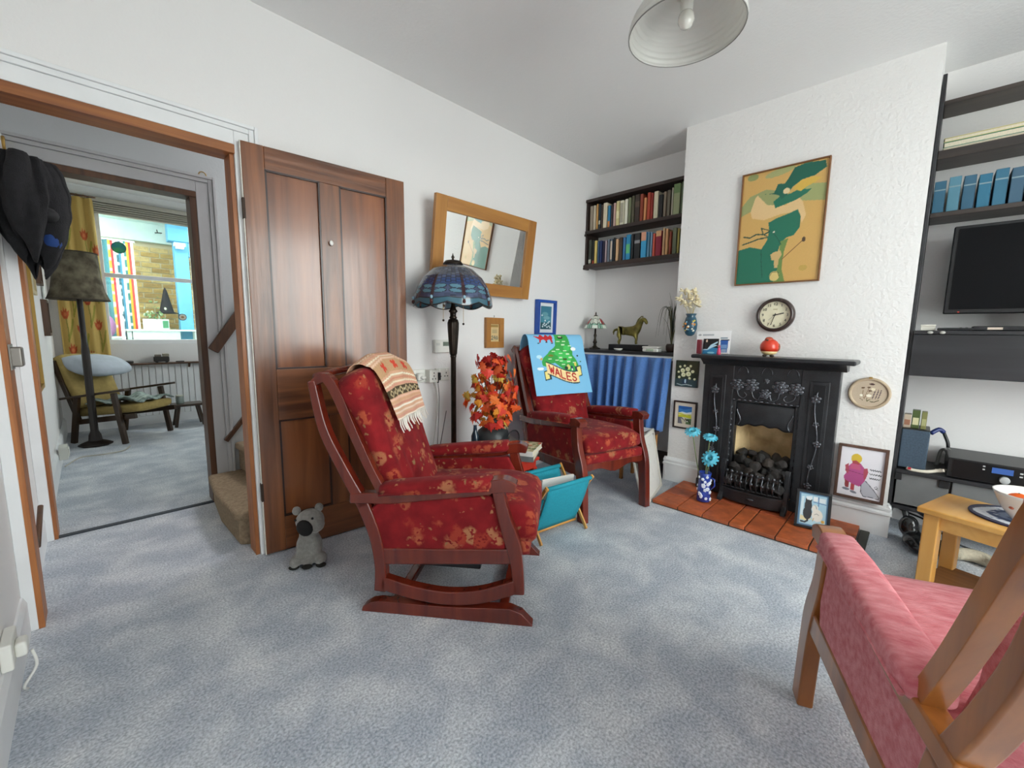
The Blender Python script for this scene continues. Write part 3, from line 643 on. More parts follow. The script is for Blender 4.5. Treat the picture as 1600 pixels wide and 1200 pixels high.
for y, z, s in ((-1.430, .800, .042), (-1.515, .805, .044), (-1.678, .805, .044), (-1.760, .800, .042), (-1.597, .755, .034), (-1.60, .838, .018)):
    rs = B()
    for ring_, n_, rr in ((.95, 7, .42), (.5, 5, .40)):
        for k in range(n_): an = k*2*math.pi/n_+ring_; rs.ball(W3(.074+(1-ring_)*.008, y+s*ring_*.75*math.cos(an), z+s*ring_*.75*math.sin(an)), (.006, s*rr, s*rr*.8), 8)
    rs.ball(W3(.085, y, z), (.006, s*.3, s*.3), 8).build('rose_relief', IROND, fz, True)
for pts in ([(-1.43, .78), (-1.44, .735), (-1.47, .715), (-1.49, .735), (-1.475, .755)], [(-1.515, .785), (-1.53, .73), (-1.56, .712), (-1.60, .722), (-1.64, .712), (-1.67, .73), (-1.675, .785)],
            [(-1.765, .78), (-1.755, .735), (-1.72, .715), (-1.70, .735), (-1.715, .755)], [(-1.56, .715), (-1.575, .75)], [(-1.635, .715), (-1.62, .75)]):
    B().tube([W3(.074, *q) for q in cr(pts, 5)], .0038, 6).build('tendril_relief', IROND, fz, True)
for k in range(12):
    y = -1.415-.36*k/11; B().ball(W3(.074, y, .70), (.005, .012, .006), 8).build('bead_relief', IROND, fz, True)
for y in (-1.405, -1.785):
    fb('inner_jamb', .001, .06, y-.022 if y < -1.6 else y-.022, y+.022, .10, .69)
    for k in range(13): B().ball(W3(.063, y, .14+k*.042), (.005, .006, .012), 6).build('bead_relief', IROND, fp, True)
# canopy with wavy lip
def hood(u, v):
    y = -1.425-.345*u; e = math.sin(math.pi*u); lip = .515+.018*math.sin(u*math.pi)*1.4+.006*math.cos(u*26)
    z = lip+(.685-lip)*v; d = .045+.022*e**.6*math.sin(math.pi*min(1, (1-v)*.75+.12)); return W3(d, y, z)
B().grid(hood, 26, 12).build('canopy', IRON, fp, True, solid=.008)
for y, s in ((-1.45, 1), (-1.745, -1)): B().tube([W3(.062, y-s*.012*math.sin(q*5), .53+q*.11) for q in np.linspace(0, 1, 10)], [.0045]*9+[.001], 6).build('leaf_relief', IROND, fp, True)
B().box(-.222, -.001, -.45, .428, .94, .966).build('mantel_shelf', IRON, fp, bevel=.01, seg=3)
B().prism([(.001, .895), (.10, .895), (.115, .91), (.15, .93), (.17, .94), (.001, .94)], lambda d, z, y: (-d, y, z), -.405, .385).build('mantel_moulding', IRON, fp, bevel=.003)
FBK = mat('sooty_firebrick', 'dcc090', .9, col2='94744a', scale=7, bump=.3, bscale=60, lo=.45, hi=.75)
bk = B(); bk.prism([(.06, .05), (.30, .05), (.30, .60), (.02, .60), (.10, .40), (.16, .28)], lambda d, z, y: (d, y, z-.03), -.185, .185)
B().add([(.0, .186, .02), (.22, .12, .02), (.17, .12, .53), (0, .186, .53)], [(0, 1, 2, 3)]).build('cheek_brick', FBK, fp, solid=.02)
B().add([(.0, -.186, .02), (.22, -.12, .02), (.17, -.12, .53), (0, -.186, .53)], [(3, 2, 1, 0)]).build('cheek_brick', FBK, fp, solid=.02)
B().add([(.21, .15, .0), (.21, -.15, .0), (.20, -.15, .26), (.20, .15, .26), (.10, -.17, .54), (.10, .17, .54)], [(0, 1, 2, 3), (3, 2, 4, 5)]).build('fireback_brick', FBK, fp, solid=.02)
B().box(0, .3, -.188, .188, -.005, .02).build('hearth_base', K('2a2622', .9), fp)
# grate: basket bars, ash cover, fire dogs
gr = thing('fire_grate', 'black iron fire grate with scrolled bars holding the coals', 'grate', (-.47, -1.595, .031))
gb = lambda nm, x0, x1, y0, y1, z0, z1, bev=.004: B().box(x0, x1, y0, y1, z0, z1).build(nm, IRON, gr, bevel=bev)
bow = lambda y: -.085+.5*y*y*1.2
B().prism([(-.06, -.172), (-.088, -.10), (-.088, .10), (-.06, .172), (-.02, .172), (-.02, -.172)], lambda u, v, w_: (u, v, w_), .012, .082).build('ash_cover', IRON, gr, bevel=.005)
B().prism([(-.064, -.178), (-.096, -.105), (-.096, .105), (-.064, .178), (-.02, .178), (-.02, -.178)], lambda u, v, w_: (u, v, w_), .082, .094).build('ash_cover_lip', IRON, gr, bevel=.003)
B().ball((-.092, 0, .052), (.006, .024, .008), 8).build('cover_handle', IROND, gr, True)
for z in (.106, .205): B().tube([(bow(y), y, z) for y in np.linspace(-.165, .165, 13)], .007, 6).build('basket_rail', IRON, gr, True)
for k in range(11):
    y = -.15+.03*k; b = B().tube([(bow(y)-.003, y, .106), (bow(y)-.012, y+.004, .15), (bow(y)-.003, y, .205)], .005, 6); b.ball((bow(y)-.008, y, .212), (.008, .010, .012), 8)
    b.ball((bow(y)-.012, y, .155), (.007, .011, .011), 8).build('basket_bar', IROND if k % 2 else IRON, gr, True)
for y in (-.182, .182):
    b = B().prism([(-.075, 0), (-.10, .0), (-.095, .025), (-.06, .05), (-.055, .25), (-.035, .275), (-.012, .25), (-.012, .02)], lambda u, v, w_: (u, w_, v), y-.014, y+.014)
    b.build('fire_dog', IRON, gr, bevel=.005)
B().add([(-.06, -.16, .108), (-.06, .16, .108), (.17, .16, .25), (.17, -.16, .25)], [(0, 1, 2, 3)]).build('basket_floor', IRON, gr, solid=.01)
# coals
coal_m = [mat('coal_%d' % i, c, .55, var=.3, scale=30, bump=.5, bscale=60) for i, c in enumerate(('2a2827', '383331', '4a423d'))]
cm = []
for k in range(5):
    bm = bmesh.new(); bmesh.ops.create_icosphere(bm, subdivisions=2, radius=1); rr = random.Random(k)
    pl4 = [(V((rr.uniform(-1, 1), rr.uniform(-1, 1), rr.uniform(-1, 1))).normalized(), rr.uniform(.55, .8)) for _ in range(9)]
    for v in bm.verts:
        for n_, d_ in pl4:
            e = v.co.dot(n_)-d_
            if e > 0: v.co -= n_*e
    me = bpy.data.meshes.new('coal'); bm.to_mesh(me); bm.free(); me.materials.append(coal_m[k % 3]); cm.append(me)
rr = random.Random(11); cs_ = []
for x, z, cnt, w0 in ((-.515, .18, 7, .13), (-.49, .225, 6, .13), (-.45, .19, 6, .135), (-.44, .26, 6, .12), (-.39, .22, 6, .13), (-.37, .29, 5, .10), (-.33, .25, 5, .10)):
    for k in range(cnt): cs_.append([V((x+rr.uniform(-.01, .01), -1.595+w0*(2*k/(cnt-1)-1)+rr.uniform(-.012, .012), z+rr.uniform(-.012, .014))), rr.uniform(.026, .036)])
for it in range(80):                   # settle the heap so that the lumps rest against each other
    for a in range(len(cs_)):
        for c in range(a):
            d = cs_[a][0]-cs_[c][0]; g = (cs_[a][1]+cs_[c][1])*.97-d.length
            if g > 0: d = d.normalized()*g*.5; cs_[a][0] += d; cs_[c][0] -= d
    for q, r_ in cs_: q.x = min(max(q.x, -.528), -.30); q.y = min(max(q.y, -1.735), -1.455); q.z = max(.150+.62*(q.x+.528)+r_*.8, q.z-.0015)
for n_c, (q, s) in enumerate(cs_):
    o = bpy.data.objects.new('coal', cm[n_c % 5]); C.objects.link(o)
    o.scale = (s*1.3, s*1.25, s*1.3); o.location = q; o.rotation_euler = [rr.uniform(0, 6) for _ in range(3)]
    tag(o, 'lump of black coal heaped in the fireplace grate', 'coal', 'coals in the fire grate')

# ------------------------------------------------------------------ on and above the mantel
rb = thing('robin_ornament', 'round red and cream robin ornament on the mantel shelf', 'ornament', (-.455, -1.605, .996))
RED = mat('robin_red_glaze', 'd23a20', .3, coat=.4); CRM = K('eccf96', .35); BRN = K('5a4a3c', .6)
B().lathe([(.014, .010), (.036, .018), (.047, .034)], 20).build('cream_belly', CRM, rb, True)
B().lathe([(.047, .034), (.0525, .055), (.051, .075), (.042, .093), (.028, .105), (.012, .112)], 20).build('red_breast', RED, rb, True)
B().ball((-.008, .004, .107), (.026, .024, .017), 12).build('head', mat('robin_brown', '8a5040', .5, col2='c04a2c', scale=30), rb, True)
B().lathe([(.006, 0), (.0005, .014)], 8, (-.035, .006, .104), Matrix.Rotation(math.radians(-90), 3, 'Y')).build('beak', BRN, rb, True)
for s in (-1, 1): B().ball((-.015, s*.02, .007), (.017, .013, .008), 8).build('foot', K('3a332c', .6), rb, True)
for s in (-1, 1): B().ball((.012, s*.043, .06), (.03, .012, .026), 10).build('wing', mat('robin_wing', '8a4a34', .5), rb, True)
# clock
ck = thing('wall_clock', 'round brown rimmed wall clock below the large poster', 'clock', (XC-.001, -1.602, 1.258))
RX = Matrix.Rotation(math.radians(-90), 3, 'Y')
B().lathe([(.106, 0), (.108, .02), (.104, .038), (.094, .046), (.086, .044), (.084, .03)], 48, (0, 0, 0), RX, False).build('rim', mat('brown_clock_rim', '33231f', .3, coat=.3), ck, True)
dial = B().lathe([(.087, .026), (.0005, .0262)], 48, (0, 0, 0), RX, False).build('dial', K('e6dfc2', .5), ck, True)
def txt(s, size, m_, parent, org, un, vn, nm='numeral', ext=.0006):
    cu = bpy.data.curves.new('t', 'FONT'); cu.body = s; cu.size = size; cu.align_x = 'CENTER'; cu.align_y = 'CENTER'; cu.extrude = ext; cu.resolution_u = 3
    o = bpy.data.objects.new('t', cu); C.objects.link(o); bpy.context.view_layer.update()
    me = bpy.data.meshes.new_from_object(o.evaluated_get(bpy.context.evaluated_depsgraph_get())); bpy.data.objects.remove(o)
    un, vn = V(un), V(vn); M = Matrix((un, vn, un.cross(vn))).transposed().to_4x4(); M.translation = org; me.transform(M)
    me.materials.clear(); me.materials.append(m_); q = bpy.data.objects.new(nm, me); C.objects.link(q); q.parent = parent; return q
INK = K('26221e', .6)
for h in range(1, 13):
    a = math.radians(90-h*30); txt(str(h), .024, INK, dial, (-.0275, -.068*math.cos(a), .068*math.sin(a)), (0, -1, 0), (0, 0, 1))
def hand(nm, ang, l, w_, m_, d):
    a = math.radians(90-ang); u = V((0, -math.cos(a), math.sin(a))); B().bar(V((-d, 0, 0))-u*.012, V((-d, 0, 0))+u*l, w_, .001, (1, 0, 0)).build(nm, m_, ck)
hand('hour_hand', 77, .05, .006, INK, .030); hand('minute_hand', 196, .066, .004, INK, .0315); hand('second_hand', 226, .045, .0015, K('8a8a86'), .033)
B().lathe([(.005, .028), (.004, .035)], 10, (0, 0, 0), RX).build('hand_boss', INK, ck)
B().box(-.0285, -.0275, -.012, .012, .034, .038).build('dial_mark', K('b8ac80'), ck)
# the big poster: flowing green figure on ochre
GR, OC, BG = '1f7058', 'd2a862', 'dcb878'
pp = [('9aa06a', ('p', [(0, .72), (.1, .80), (.3, .84), (.5, .80), (.52, .70), (.3, .66), (.1, .66), (0, .63)])), ('a0a66e', ('p', [(.62, .76), (.8, .82), (1, .80), (1, .66), (.8, .68), (.66, .70)])), ('a6a870', ('e', .45, .97, .18, .03, 10)), ('8f9860', ('e', .12, .97, .07, .03)),
      ('e2c08a', ('p', [(.12, .66), (.17, .78), (.2, .8), (.33, .70), (.56, .67), (.68, .74), (.75, .68), (.8, .56), (.76, .50), (.7, .6), (.5, .60), (.3, .57), (.15, .60)])),
      (GR, ('p', [(0, 0), (0, .32), (.15, .34), (.30, .31), (.36, .38), (.38, .47), (.36, .54), (.46, .57), (.62, .60), (.70, .62), (.74, .56), (.74, .46), (.68, .40), (.60, .39), (.53, .34), (.50, .25), (.52, .10), (.48, 0)])),
      ('6c8a4a', ('p', [(.48, 0), (.52, .12), (.53, .36), (.62, .38), (.58, .26), (.57, .12), (.62, 0)])),
      (GR, ('p', [(.40, .72), (.48, .76), (.60, .765), (.72, .80), (.78, .775), (.84, .775), (.78, .74), (.66, .70), (.55, .68), (.43, .66)])),
      ('d9b24e', ('p', [(.62, .80), (.70, .86), (.85, .875), (.93, .85), (.86, .82), (.78, .80), (.72, .77)])),
      ('17604e', ('p', [(.28, .80), (.40, .795), (.44, .87), (.52, .86), (.56, .90), (.62, .98), (.75, 1.0), (.96, .985), (.98, .93), (.86, .88), (.72, .865), (.62, .82), (.56, .76), (.50, .73), (.46, .77), (.38, .79)])),
      ('e6cfa0', ('e', .55, .795, .04, .025)), ('cfae74', ('p', [(.42, .25), (.44, .20), (.47, .20), (.48, .13), (.52, .13), (.53, .2), (.56, .24), (.54, .28), (.46, .27)])),
      ('1b4a3a', ('l', .012, [(.06, .44), (.14, .425), (.22, .45), (.32, .44), (.38, .46)])), ('1b4a3a', ('l', .012, [(.05, .37), (.15, .385), (.25, .405), (.36, .41)])), ('1b4a3a', ('l', .009, [(.38, .47), (.28, .50), (.31, .44), (.36, .42)])),
      ('7d5a34', ('l', .007, [(.56, .20), (.78, .34)])), ('4f3c28', ('e', .80, .355, .022, .022)), ('d8c07a', ('e', .49, .055, .06, .045)), ('5a5a34', ('l', .005, [(.43, .05), (.46, .09), (.53, .09), (.55, .05)])),
      ('f0e8d0', ('e', .44, .45, .012, .009)), ('14503f', ('l', .006, [(.30, .3), (.31, .2), (.34, .05)])), ('14503f', ('l', .006, [(.44, .44), (.5, .38), (.54, .33)])), ('c0a050', ('e', .82, .11, .05, .025)), ('17604e', ('l', .006, [(.8, .95), (.83, .9), (.76, .885)]))]
framed('poster', 'large framed poster of a figure in flowing green on ochre, above the clock', 'picture', (XC-.001, -1.347, 1.457), (0, -.465, 0), (0, 0, .705), .008, .022, mat('brown_edge_frame', '7a5230', .5), OC, pp, 130, noise=.05)
# pictures left of the fireplace
dz = [('26301f', ('p', [(0, .3), (1, .3), (1, 1), (0, 1)])), ('3a3a22', ('p', [(.5, .6), (1, .5), (1, 1), (.5, 1)])), ('31444a', ('r', 0, 0, 1, .3))]
for x, y, r_ in [(.32, .62, .10), (.54, .68, .10), (.36, .46, .10), (.58, .50, .11), (.20, .76, .055), (.40, .80, .055), (.66, .80, .055), (.76, .60, .07), (.14, .56, .05), (.18, .36, .055), (.64, .34, .055), (.86, .32, .05)]:
    dz += [('dcdcae', ('e', x, y, r_, r_*.82)), ('f0eed2', ('e', x-r_*.2, y+r_*.15, r_*.6, r_*.5)), ('9a9a50', ('e', x, y, r_*.25, r_*.2))]
dz += [('1e3550', ('e', .44, .20, .12, .12)), ('b8d2e2', ('e', .46, .22, .04, .08)), ('a8b6ba', ('l', .03, [(.1, .10), (.3, .06), (.5, .10), (.75, .07)]))]
t_ = thing('flower_canvas', 'small unframed canvas of white flowers in a blue vase, left of the fireplace', 'picture', (XC-.001, -1.068, .742))
B().box(-.016, 0, -.083, .083, 0, .195).build('canvas_block', K('8a867c', .8), t_, bevel=.002)
printed('picture_print', flat((-.0185, .083, .0), (0, -.166, 0), (0, 0, .195)), 70, 82, '26301f', dz, t_, .85, .001, .6)
ls = [('3f7fc0', ('r', 0, .62, 1, 1)), ('2a5ea6', ('p', [(0, .86), (.4, .80), (.9, .9), (1, .97), (1, 1), (0, 1)])), ('d8e6ee', ('p', [(0, .60), (.3, .68), (.6, .64), (1, .72), (1, .62), (.5, .58), (0, .56)])), ('e6e07a', ('p', [(0, .6), (.25, .62), (.5, .55), (1, .58), (1, .45), (0, .44)])), ('c8c832', ('p', [(0, .46), (.4, .50), (1, .48), (1, .34), (.5, .38), (0, .36)])), ('7a8a3a', ('l', .02, [(0, .56), (.5, .50), (1, .52)])), ('6a6a74', ('p', [(0, .36), (.3, .36), (.55, .2), (.5, 0), (0, 0)])), ('c8c2a8', ('p', [(.2, .3), (.45, .22), (.6, 0), (.35, 0)])), ('4a6a3a', ('p', [(.6, .3), (1, .34), (1, 0), (.6, 0)])), ('20281f', ('e', .72, .2, .12, .07)), ('e8e8e0', ('e', .7, .16, .06, .03)), ('26301f', ('e', .9, .12, .06, .06)), ('8a6a3a', ('e', .55, .27, .05, .06))]
framed('landscape_picture', 'small dark framed landscape of yellow fields under blue sky, below the flower canvas', 'picture', (XC-.001, -.985, .425), (0, -.173, 0), (0, 0, .208), .011, .02, mat('dark_brown_frame', '2a1a18', .4), 'd8d4c0', ls, 60, K('ded2c4'), .026)
# mouse-mat sized embroidery hoop
eo = thing('embroidery_hoop', 'oval embroidery hoop of flower stems on beige cloth, right of the fireplace', 'embroidery', (XC-.001, -2.098, .808))
ell = lambda k, d: [(-d, .086*k*math.cos(t), .083*k*math.sin(t)) for t in np.linspace(0, 2*math.pi, 41)[:-1]]
B().tube(ell(1, .008), .0085, 8, True).build('hoop', wood('hoop_wood', 'a8937a', 'bba88e', 'y', .5, .1), eo, True)
em = []
for x, y in ((.32, .70), (.48, .72), (.52, .60)): em += [('5a4030', ('e', x, y, .05, .025)), ('7c6242', ('l', .012, [(x, y), (x-.02+(.4-x)*.5, .45), (.38, .30)]))]
for x in (.62, .70, .77): em += [('4a3848', ('l', .022, [(x-.02, .32), (x+.01, .5), (x+.04, .66)]))]
em += [('4a2f30', ('e', .56, .84, .09, .03)), ('4a4a2a', ('l', .028, [(.55, .22), (.65, .20), (.78, .26)])), ('5a5a34', ('l', .02, [(.45, .33), (.46, .22), (.55, .30)])), ('5a4a34', ('l', .02, [(.26, .30), (.33, .24)])), ('f0ead8', ('e', .3, .42, .05, .04)), ('f0ead8', ('e', .5, .42, .07, .05)), ('e6dcc0', ('e', .6, .66, .06, .05))]
def Se(u, v):
    x, y = 2*u-1, 2*v-1; a, c = x*math.sqrt(max(0, 1-y*y/2)), y*math.sqrt(max(0, 1-x*x/2)); return (-.009, -.083*a, .08*c)
printed('cloth', Se, 60, 60, 'c0ae98', em, eo, 1., .003, .9, .06)
B().box(-.016, 0, -.008, .008, .083, .094).build('hoop_clasp', BRASS, eo, bevel=.002)
# standing picture of a figure in pink
pg = [('e9e6ec', ('r', 0, 0, 1, 1)), ('b9444a', ('p', [(.30, .30), (.40, .30), (.40, .12), (.31, .13)])), ('9b3c40', ('p', [(.15, .34), (.27, .34), (.26, .16), (.17, .17)])), ('7d7f8c', ('e', .20, .13, .09, .025, -6)), ('7d7f8c', ('e', .38, .09, .08, .025, -12)),
      ('b8508a', ('p', [(.20, .60), (.30, .70), (.48, .69), (.58, .60), (.60, .44), (.62, .32), (.50, .22), (.32, .26), (.14, .32), (.12, .38), (.18, .48)])), ('c85a80', ('p', [(.27, .66), (.46, .66), (.5, .56), (.24, .56)])), ('b24a5a', ('p', [(.13, .62), (.2, .66), (.23, .52), (.21, .44), (.14, .50)])), ('b24a5a', ('p', [(.56, .60), (.64, .62), (.67, .54), (.63, .40), (.60, .36), (.57, .44)])), ('8a3466', ('l', .012, [(.16, .52), (.36, .50), (.56, .48)])),
      ('d8b83a', ('e', .37, .78, .125, .10)), ('b24a4a', ('p', [(.27, .72), (.37, .745), (.47, .69), (.44, .665), (.3, .67)])), ('b9b9c2', ('p', [(.62, .36), (.54, .26), (.56, .10), (.62, .04), (.80, .05), (.96, .06), (.84, .20)])), ('3c3c46', ('l', .012, [(.63, .36), (.84, .2), (.97, .07), (.96, .04), (.78, .05), (.62, .04), (.55, .12), (.54, .26)]))]
for q, (x0, x1) in enumerate(((.70, .95), (.70, .97), (.71, .94))):
    z = .60-q*.085; pg.append(('34343c', ('l', .012, [(x, z+.014*math.sin(i*2.1+q)) for i, x in enumerate(np.linspace(x0, x1, 16))])))
pg.append(('50505a', ('l', .009, [(.84, .26), (.88, .29), (.92, .25), (.86, .24), (.93, .22)])))
framed('figure_picture', 'framed drawing of a figure in a pink dress dragging a grey bag, on the skirting', 'picture', (XC-.0305, -1.992, .188), (0, -.224, 0), (.022, 0, .314), .015, .02, wood('brown_picture_frame', '4a3226', '63463a', 'z', .5, .1), 'e9e6ec', pg, 90)
# cat picture on the hearth
ct = [('a8cfe0', ('r', 0, 0, 1, 1)), ('e6eef2', ('p', [(.2, .92), (.45, .96), (.45, .80), (.25, .78)])), ('eef2f4', ('r', .5, .80, .66, .95)), ('e2edf2', ('r', .72, .78, .96, .92)), ('5d7fb0', ('l', .025, [(.5, .77), (.98, .74)])), ('5d7fb0', ('l', .025, [(.69, .95), (.70, .66)])), ('d8e8ee', ('p', [(.04, .9), (.14, .92), (.12, .3), (.03, .25)])), ('e8dcae', ('p', [(.03, .28), (.5, .2), (.98, .22), (.98, .10), (.03, .12)])), ('b8dbe6', ('e', .62, .1, .35, .09)),
      ('24272c', ('e', .30, .38, .17, .22)), ('24272c', ('e', .31, .62, .145, .20)), ('24272c', ('p', [(.19, .88), (.2, .70), (.42, .70), (.45, .86), (.37, .80), (.27, .81)])), ('24272c', ('l', .05, [(.32, .2), (.32, .12), (.22, .06), (.08, .07)])),
      ('eeeae0', ('e', .68, .34, .21, .20)), ('eeeae0', ('e', .58, .55, .12, .14)), ('9aa0a4', ('l', .022, [(.54, .66), (.60, .66), (.64, .56)])), ('a8a8a2', ('l', .02, [(.58, .36), (.66, .40), (.74, .36)])), ('d8a84a', ('e', .9, .17, .06, .05)), ('c8a86a', ('l', .02, [(.52, .14), (.56, .24)]))]
framed('cat_picture', 'black framed picture of a black cat and a white cat standing on the hearth', 'picture', (-.648, -1.852, .0315), (.03, -.163, 0), (.075, .012, .20), .014, .014, mat('black_picture_frame', '14161a', .35), 'a8cfe0', ct, 80, K('5f86a8'), .008)
# leaning white framed drawing
lp = []
rr = random.Random(5)
for k in range(26): x, y = rr.uniform(.2, .8), rr.uniform(.12, .85); lp.append(('d8d4cc' if k % 2 else 'cfcac4', ('l', .006, [(x, y), (x+rr.uniform(-.1, .1), y+rr.uniform(-.08, .08)), (x+rr.uniform(-.15, .15), y+rr.uniform(-.1, .1))])))
lp += [('c6c2be', ('l', .012, [(.35, .78), (.5, .86), (.66, .78)])), ('cfc6bc', ('l', .01, [(.5, .8), (.45, .5), (.6, .2)]))]
framed('leaning_drawing', 'white framed faint drawing leaning beside the hearth', 'picture', (-.905, -1.075, .004), (.37, .085, 0), (.05, .115, .41), .016, .018, mat('cream_white_frame', 'd6d2c8', .5), 'e4e1da', lp, 60, K('dedbd4'), .012)
framed('leaning_print', 'second pale frame stacked behind the leaning white drawing', 'picture', (-.925, -1.035, .004), (.32, .085, 0), (.05, .115, .30), .014, .014, mat('grey_white_frame', 'c9c6be', .5), 'dcd8d0', [], 20)
# vase with three turquoise flowers on the hearth
vs = thing('hearth_vase', 'blue and white vase with a handle on the hearth tiles', 'vase', (-.66, -1.345, .032))
VB = mat('cobalt_glaze', '26409a', .25, var=.2, scale=20, coat=.4)
vbd = B().lathe([(.034, 0), (.043, .004), (.041, .05), (.038, .12), (.037, .175), (.040, .195), (.034, .195), (.031, .12), (.03, .03)], 24).build('body', VB, vs, True)
B().tube([(-.0, -.037, .165), (-.005, -.062, .16), (-.006, -.066, .12), (0, -.04, .085)], .005, 8).build('handle', VB, vs, True)
rr = random.Random(2)
for k in range(20):
    an = rr.uniform(1.7, 4.9); z = .02+.16*((k*7) % 20)/20; r_ = .0405-.006*z/.17; s = rr.uniform(.008, .013); b = B(); un = V((-math.sin(an), math.cos(an), 0)); c0 = V((math.cos(an), math.sin(an), 0))*r_
    for j in range(5): e = j*1.2566; b.ball(c0+V((math.cos(an), math.sin(an), 0))*(z*.03)+un*(s*.6*math.cos(e))+V((0, 0, z+s*.6*math.sin(e))), s*.52, 6)
    b.build('painted_flower', K('dfe6f2', .3), vbd, True)
PET = mat('turquoise_petal', '3aa9c4', .6, col2='6cc6dc', scale=60); STEM = K('6d7a52', .7)
def gerbera(loc0, top, tilt, r_, label):
    t = thing('gerbera', label, 'flower', loc0, 0, 'turquoise flowers in the hearth vase'); d = V(top)-V(loc0)
    B().tube(cr([(0, 0, 0), tuple(d*.5+V((.01, .01, 0))), tuple(d)], 5), .0035, 6).build('stem', STEM, t, True)
    M = Euler(tilt).to_matrix()
    for k in range(26):
        a = k*2*math.pi/26; rr_ = r_*(1 if k % 2 else .78); b = B(); w0 = .017
        P0 = [(.006, 0), (rr_*.55, .012*(1 if k % 2 else 1.6)), (rr_, .004)]
        vs_ = []
        for (q, h), ww in zip(P0, (.003, w0*.5, w0*.35)):
            for s in (-1, 1): vs_.append(d+M @ V((q*math.cos(a)-s*ww*math.sin(a), q*math.sin(a)+s*ww*math.cos(a), h)))
        B().add(vs_, [(0, 1, 3, 2), (2, 3, 5, 4)]).build('petal', PET, t, solid=.0012)
    B().ball(d+M @ V((0, 0, .008)), (.012, .012, .007), 10).build('flower_centre', K('3f7f86', .8), t, True)
gerbera((-.665, -1.338, .10), (-.60, -1.225, .465), (.1, -.5, 0), .052, 'turquoise flower leaning left, tallest of the three in the hearth vase')
gerbera((-.66, -1.35, .10), (-.59, -1.338, .445), (.1, -.4, .3), .046, 'turquoise flower seen edge-on behind the front one in the hearth vase')
gerbera((-.655, -1.352, .10), (-.66, -1.372, .325), (-.1, -1.05, 0), .056, 'lowest turquoise flower facing forward in the hearth vase')
# wall vase with dried flowers
wv = thing('wall_vase', 'painted teal wall pocket vase hung beside the alcove', 'vase', (XC-.001, -1.084, 1.118))
wvb = B().lathe([(.014, 0), (.03, .012), (.044, .05), (.046, .085), (.036, .125), (.028, .14), (.038, .158), (.032, .158), (.02, .13)], 22, (-.046, 0, 0)).build('body', mat('teal_glaze', '1f4a5e', .3, var=.35, scale=30, coat=.3), wv, True)
rr = random.Random(4)
for k in range(18):
    an = rr.uniform(2.0, 4.3); z = rr.uniform(.03, .12); r_ = .046-.010*abs(z-.075)/.05; B().ball((-.046+r_*math.cos(an), r_*math.sin(an), z), (.006, rr.uniform(.005, .011), rr.uniform(.005, .010)), 8).build('painted_spot', K(('d8c35a', 'd88a3a', 'e8e2d0', '7aa8c0')[k % 4], .35), wvb, True)
df = thing('dried_flowers', 'cream dried flowers in the teal wall vase', 'dried flowers', (XC-.047, -1.084, 1.27), 0)
DRY = K('ddd0ae', .85)
for k in range(11):
    an = k*.571; sp = rr.uniform(.02, .075); tp = V((-.015+sp*.4*math.cos(an*2), sp*math.sin(an*1.7)*1.1, rr.uniform(.06, .175)))
    b = B().tube([(0, 0, -.07), tuple(tp*.5), tuple(tp)], .0015, 5); b.build('stem', K('b9a878', .8), df)
    for j in range(7):
        e = V((rr.uniform(-1, 1), rr.uniform(-1, 1), rr.uniform(-.5, 1))).normalized(); Mx = e.to_track_quat('Z', 'Y').to_matrix()
        B().ball(tp+e*.016, (.012, .006, .02), 6, Mx).build('petal', DRY, df, True)
# cards propped on the mantel
cl_ = [('f2f1f2', ('r', 0, 0, 1, 1)), ('8a8f94', ('l', .03, [(.06, .83), (.10, .86), (.14, .83), (.10, .80), (.06, .83)])), ('aeb4ba', ('r', .18, .80, .52, .86)), ('8fa2b0', ('r', .72, .66, .92, .72)), ('2f62b0', ('p', [(.72, .58), (.94, .58), (.93, .06), (.74, .06)])), ('7aa0d0', ('p', [(.74, .4), (.92, .4), (.92, .24), (.74, .24)])), ('22304a', ('r', .73, .58, .97, .62)), ('9ab0cc', ('r', .76, .08, .9, .2))]
t_ = thing('display_card', 'white printed display card propped on the left end of the mantel', 'card', (-.40, -1.25, .996))
printed('card_face', flat((-.02, .112, 0), (0, -.225, .006), (.012, 0, .155)), 90, 62, 'f2f1f2', cl_, t_, 1.45, .002, .5)
wl = [('14161a', ('r', 0, 0, 1, 1)), ('e6c9b4', ('e', .22, .86, .06, .09)), ('bcdff0', ('p', [(.0, .30), (.3, .32), (.5, .6), (.95, .84), (.95, .74), (.6, .52), (.78, .60), (.95, .56), (.7, .46), (.5, .36), (.3, .24), (0, .24)])), ('2f7fb0', ('p', [(0, .24), (.35, .26), (.6, .42), (1, .38), (1, 0), (0, 0)])), ('8fd0e2', ('e', .55, .08, .25, .06))]
t_ = thing('wave_card', 'dark card with a blue wave leaning on the white card on the mantel', 'card', (-.435, -1.243, .996))
printed('card_face', flat((0, .05, 0), (0, -.10, .002), (.012, 0, .104)), 60, 62, '14161a', wl, t_, .97, .003, .4)
tag(B().box(-.012, .012, -.013, .013, 0, .098).build('red_box', K('7a2430', .5), bevel=.002, loc=(-.445, -1.172, .996)), 'thin dark red box standing at the left end of the mantel', 'box')
t_ = thing('pink_figurine', 'tiny pink figurine in front of the mantel cards', 'figurine', (-.50, -1.322, .996))
B().lathe([(.011, 0), (.014, .01), (.010, .035), (.006, .048)], 12).build('robe', K('d0486c', .5), t_, True); B().ball((0, 0, .056), .009, 10).build('head', K('c25a6a', .5), t_, True)
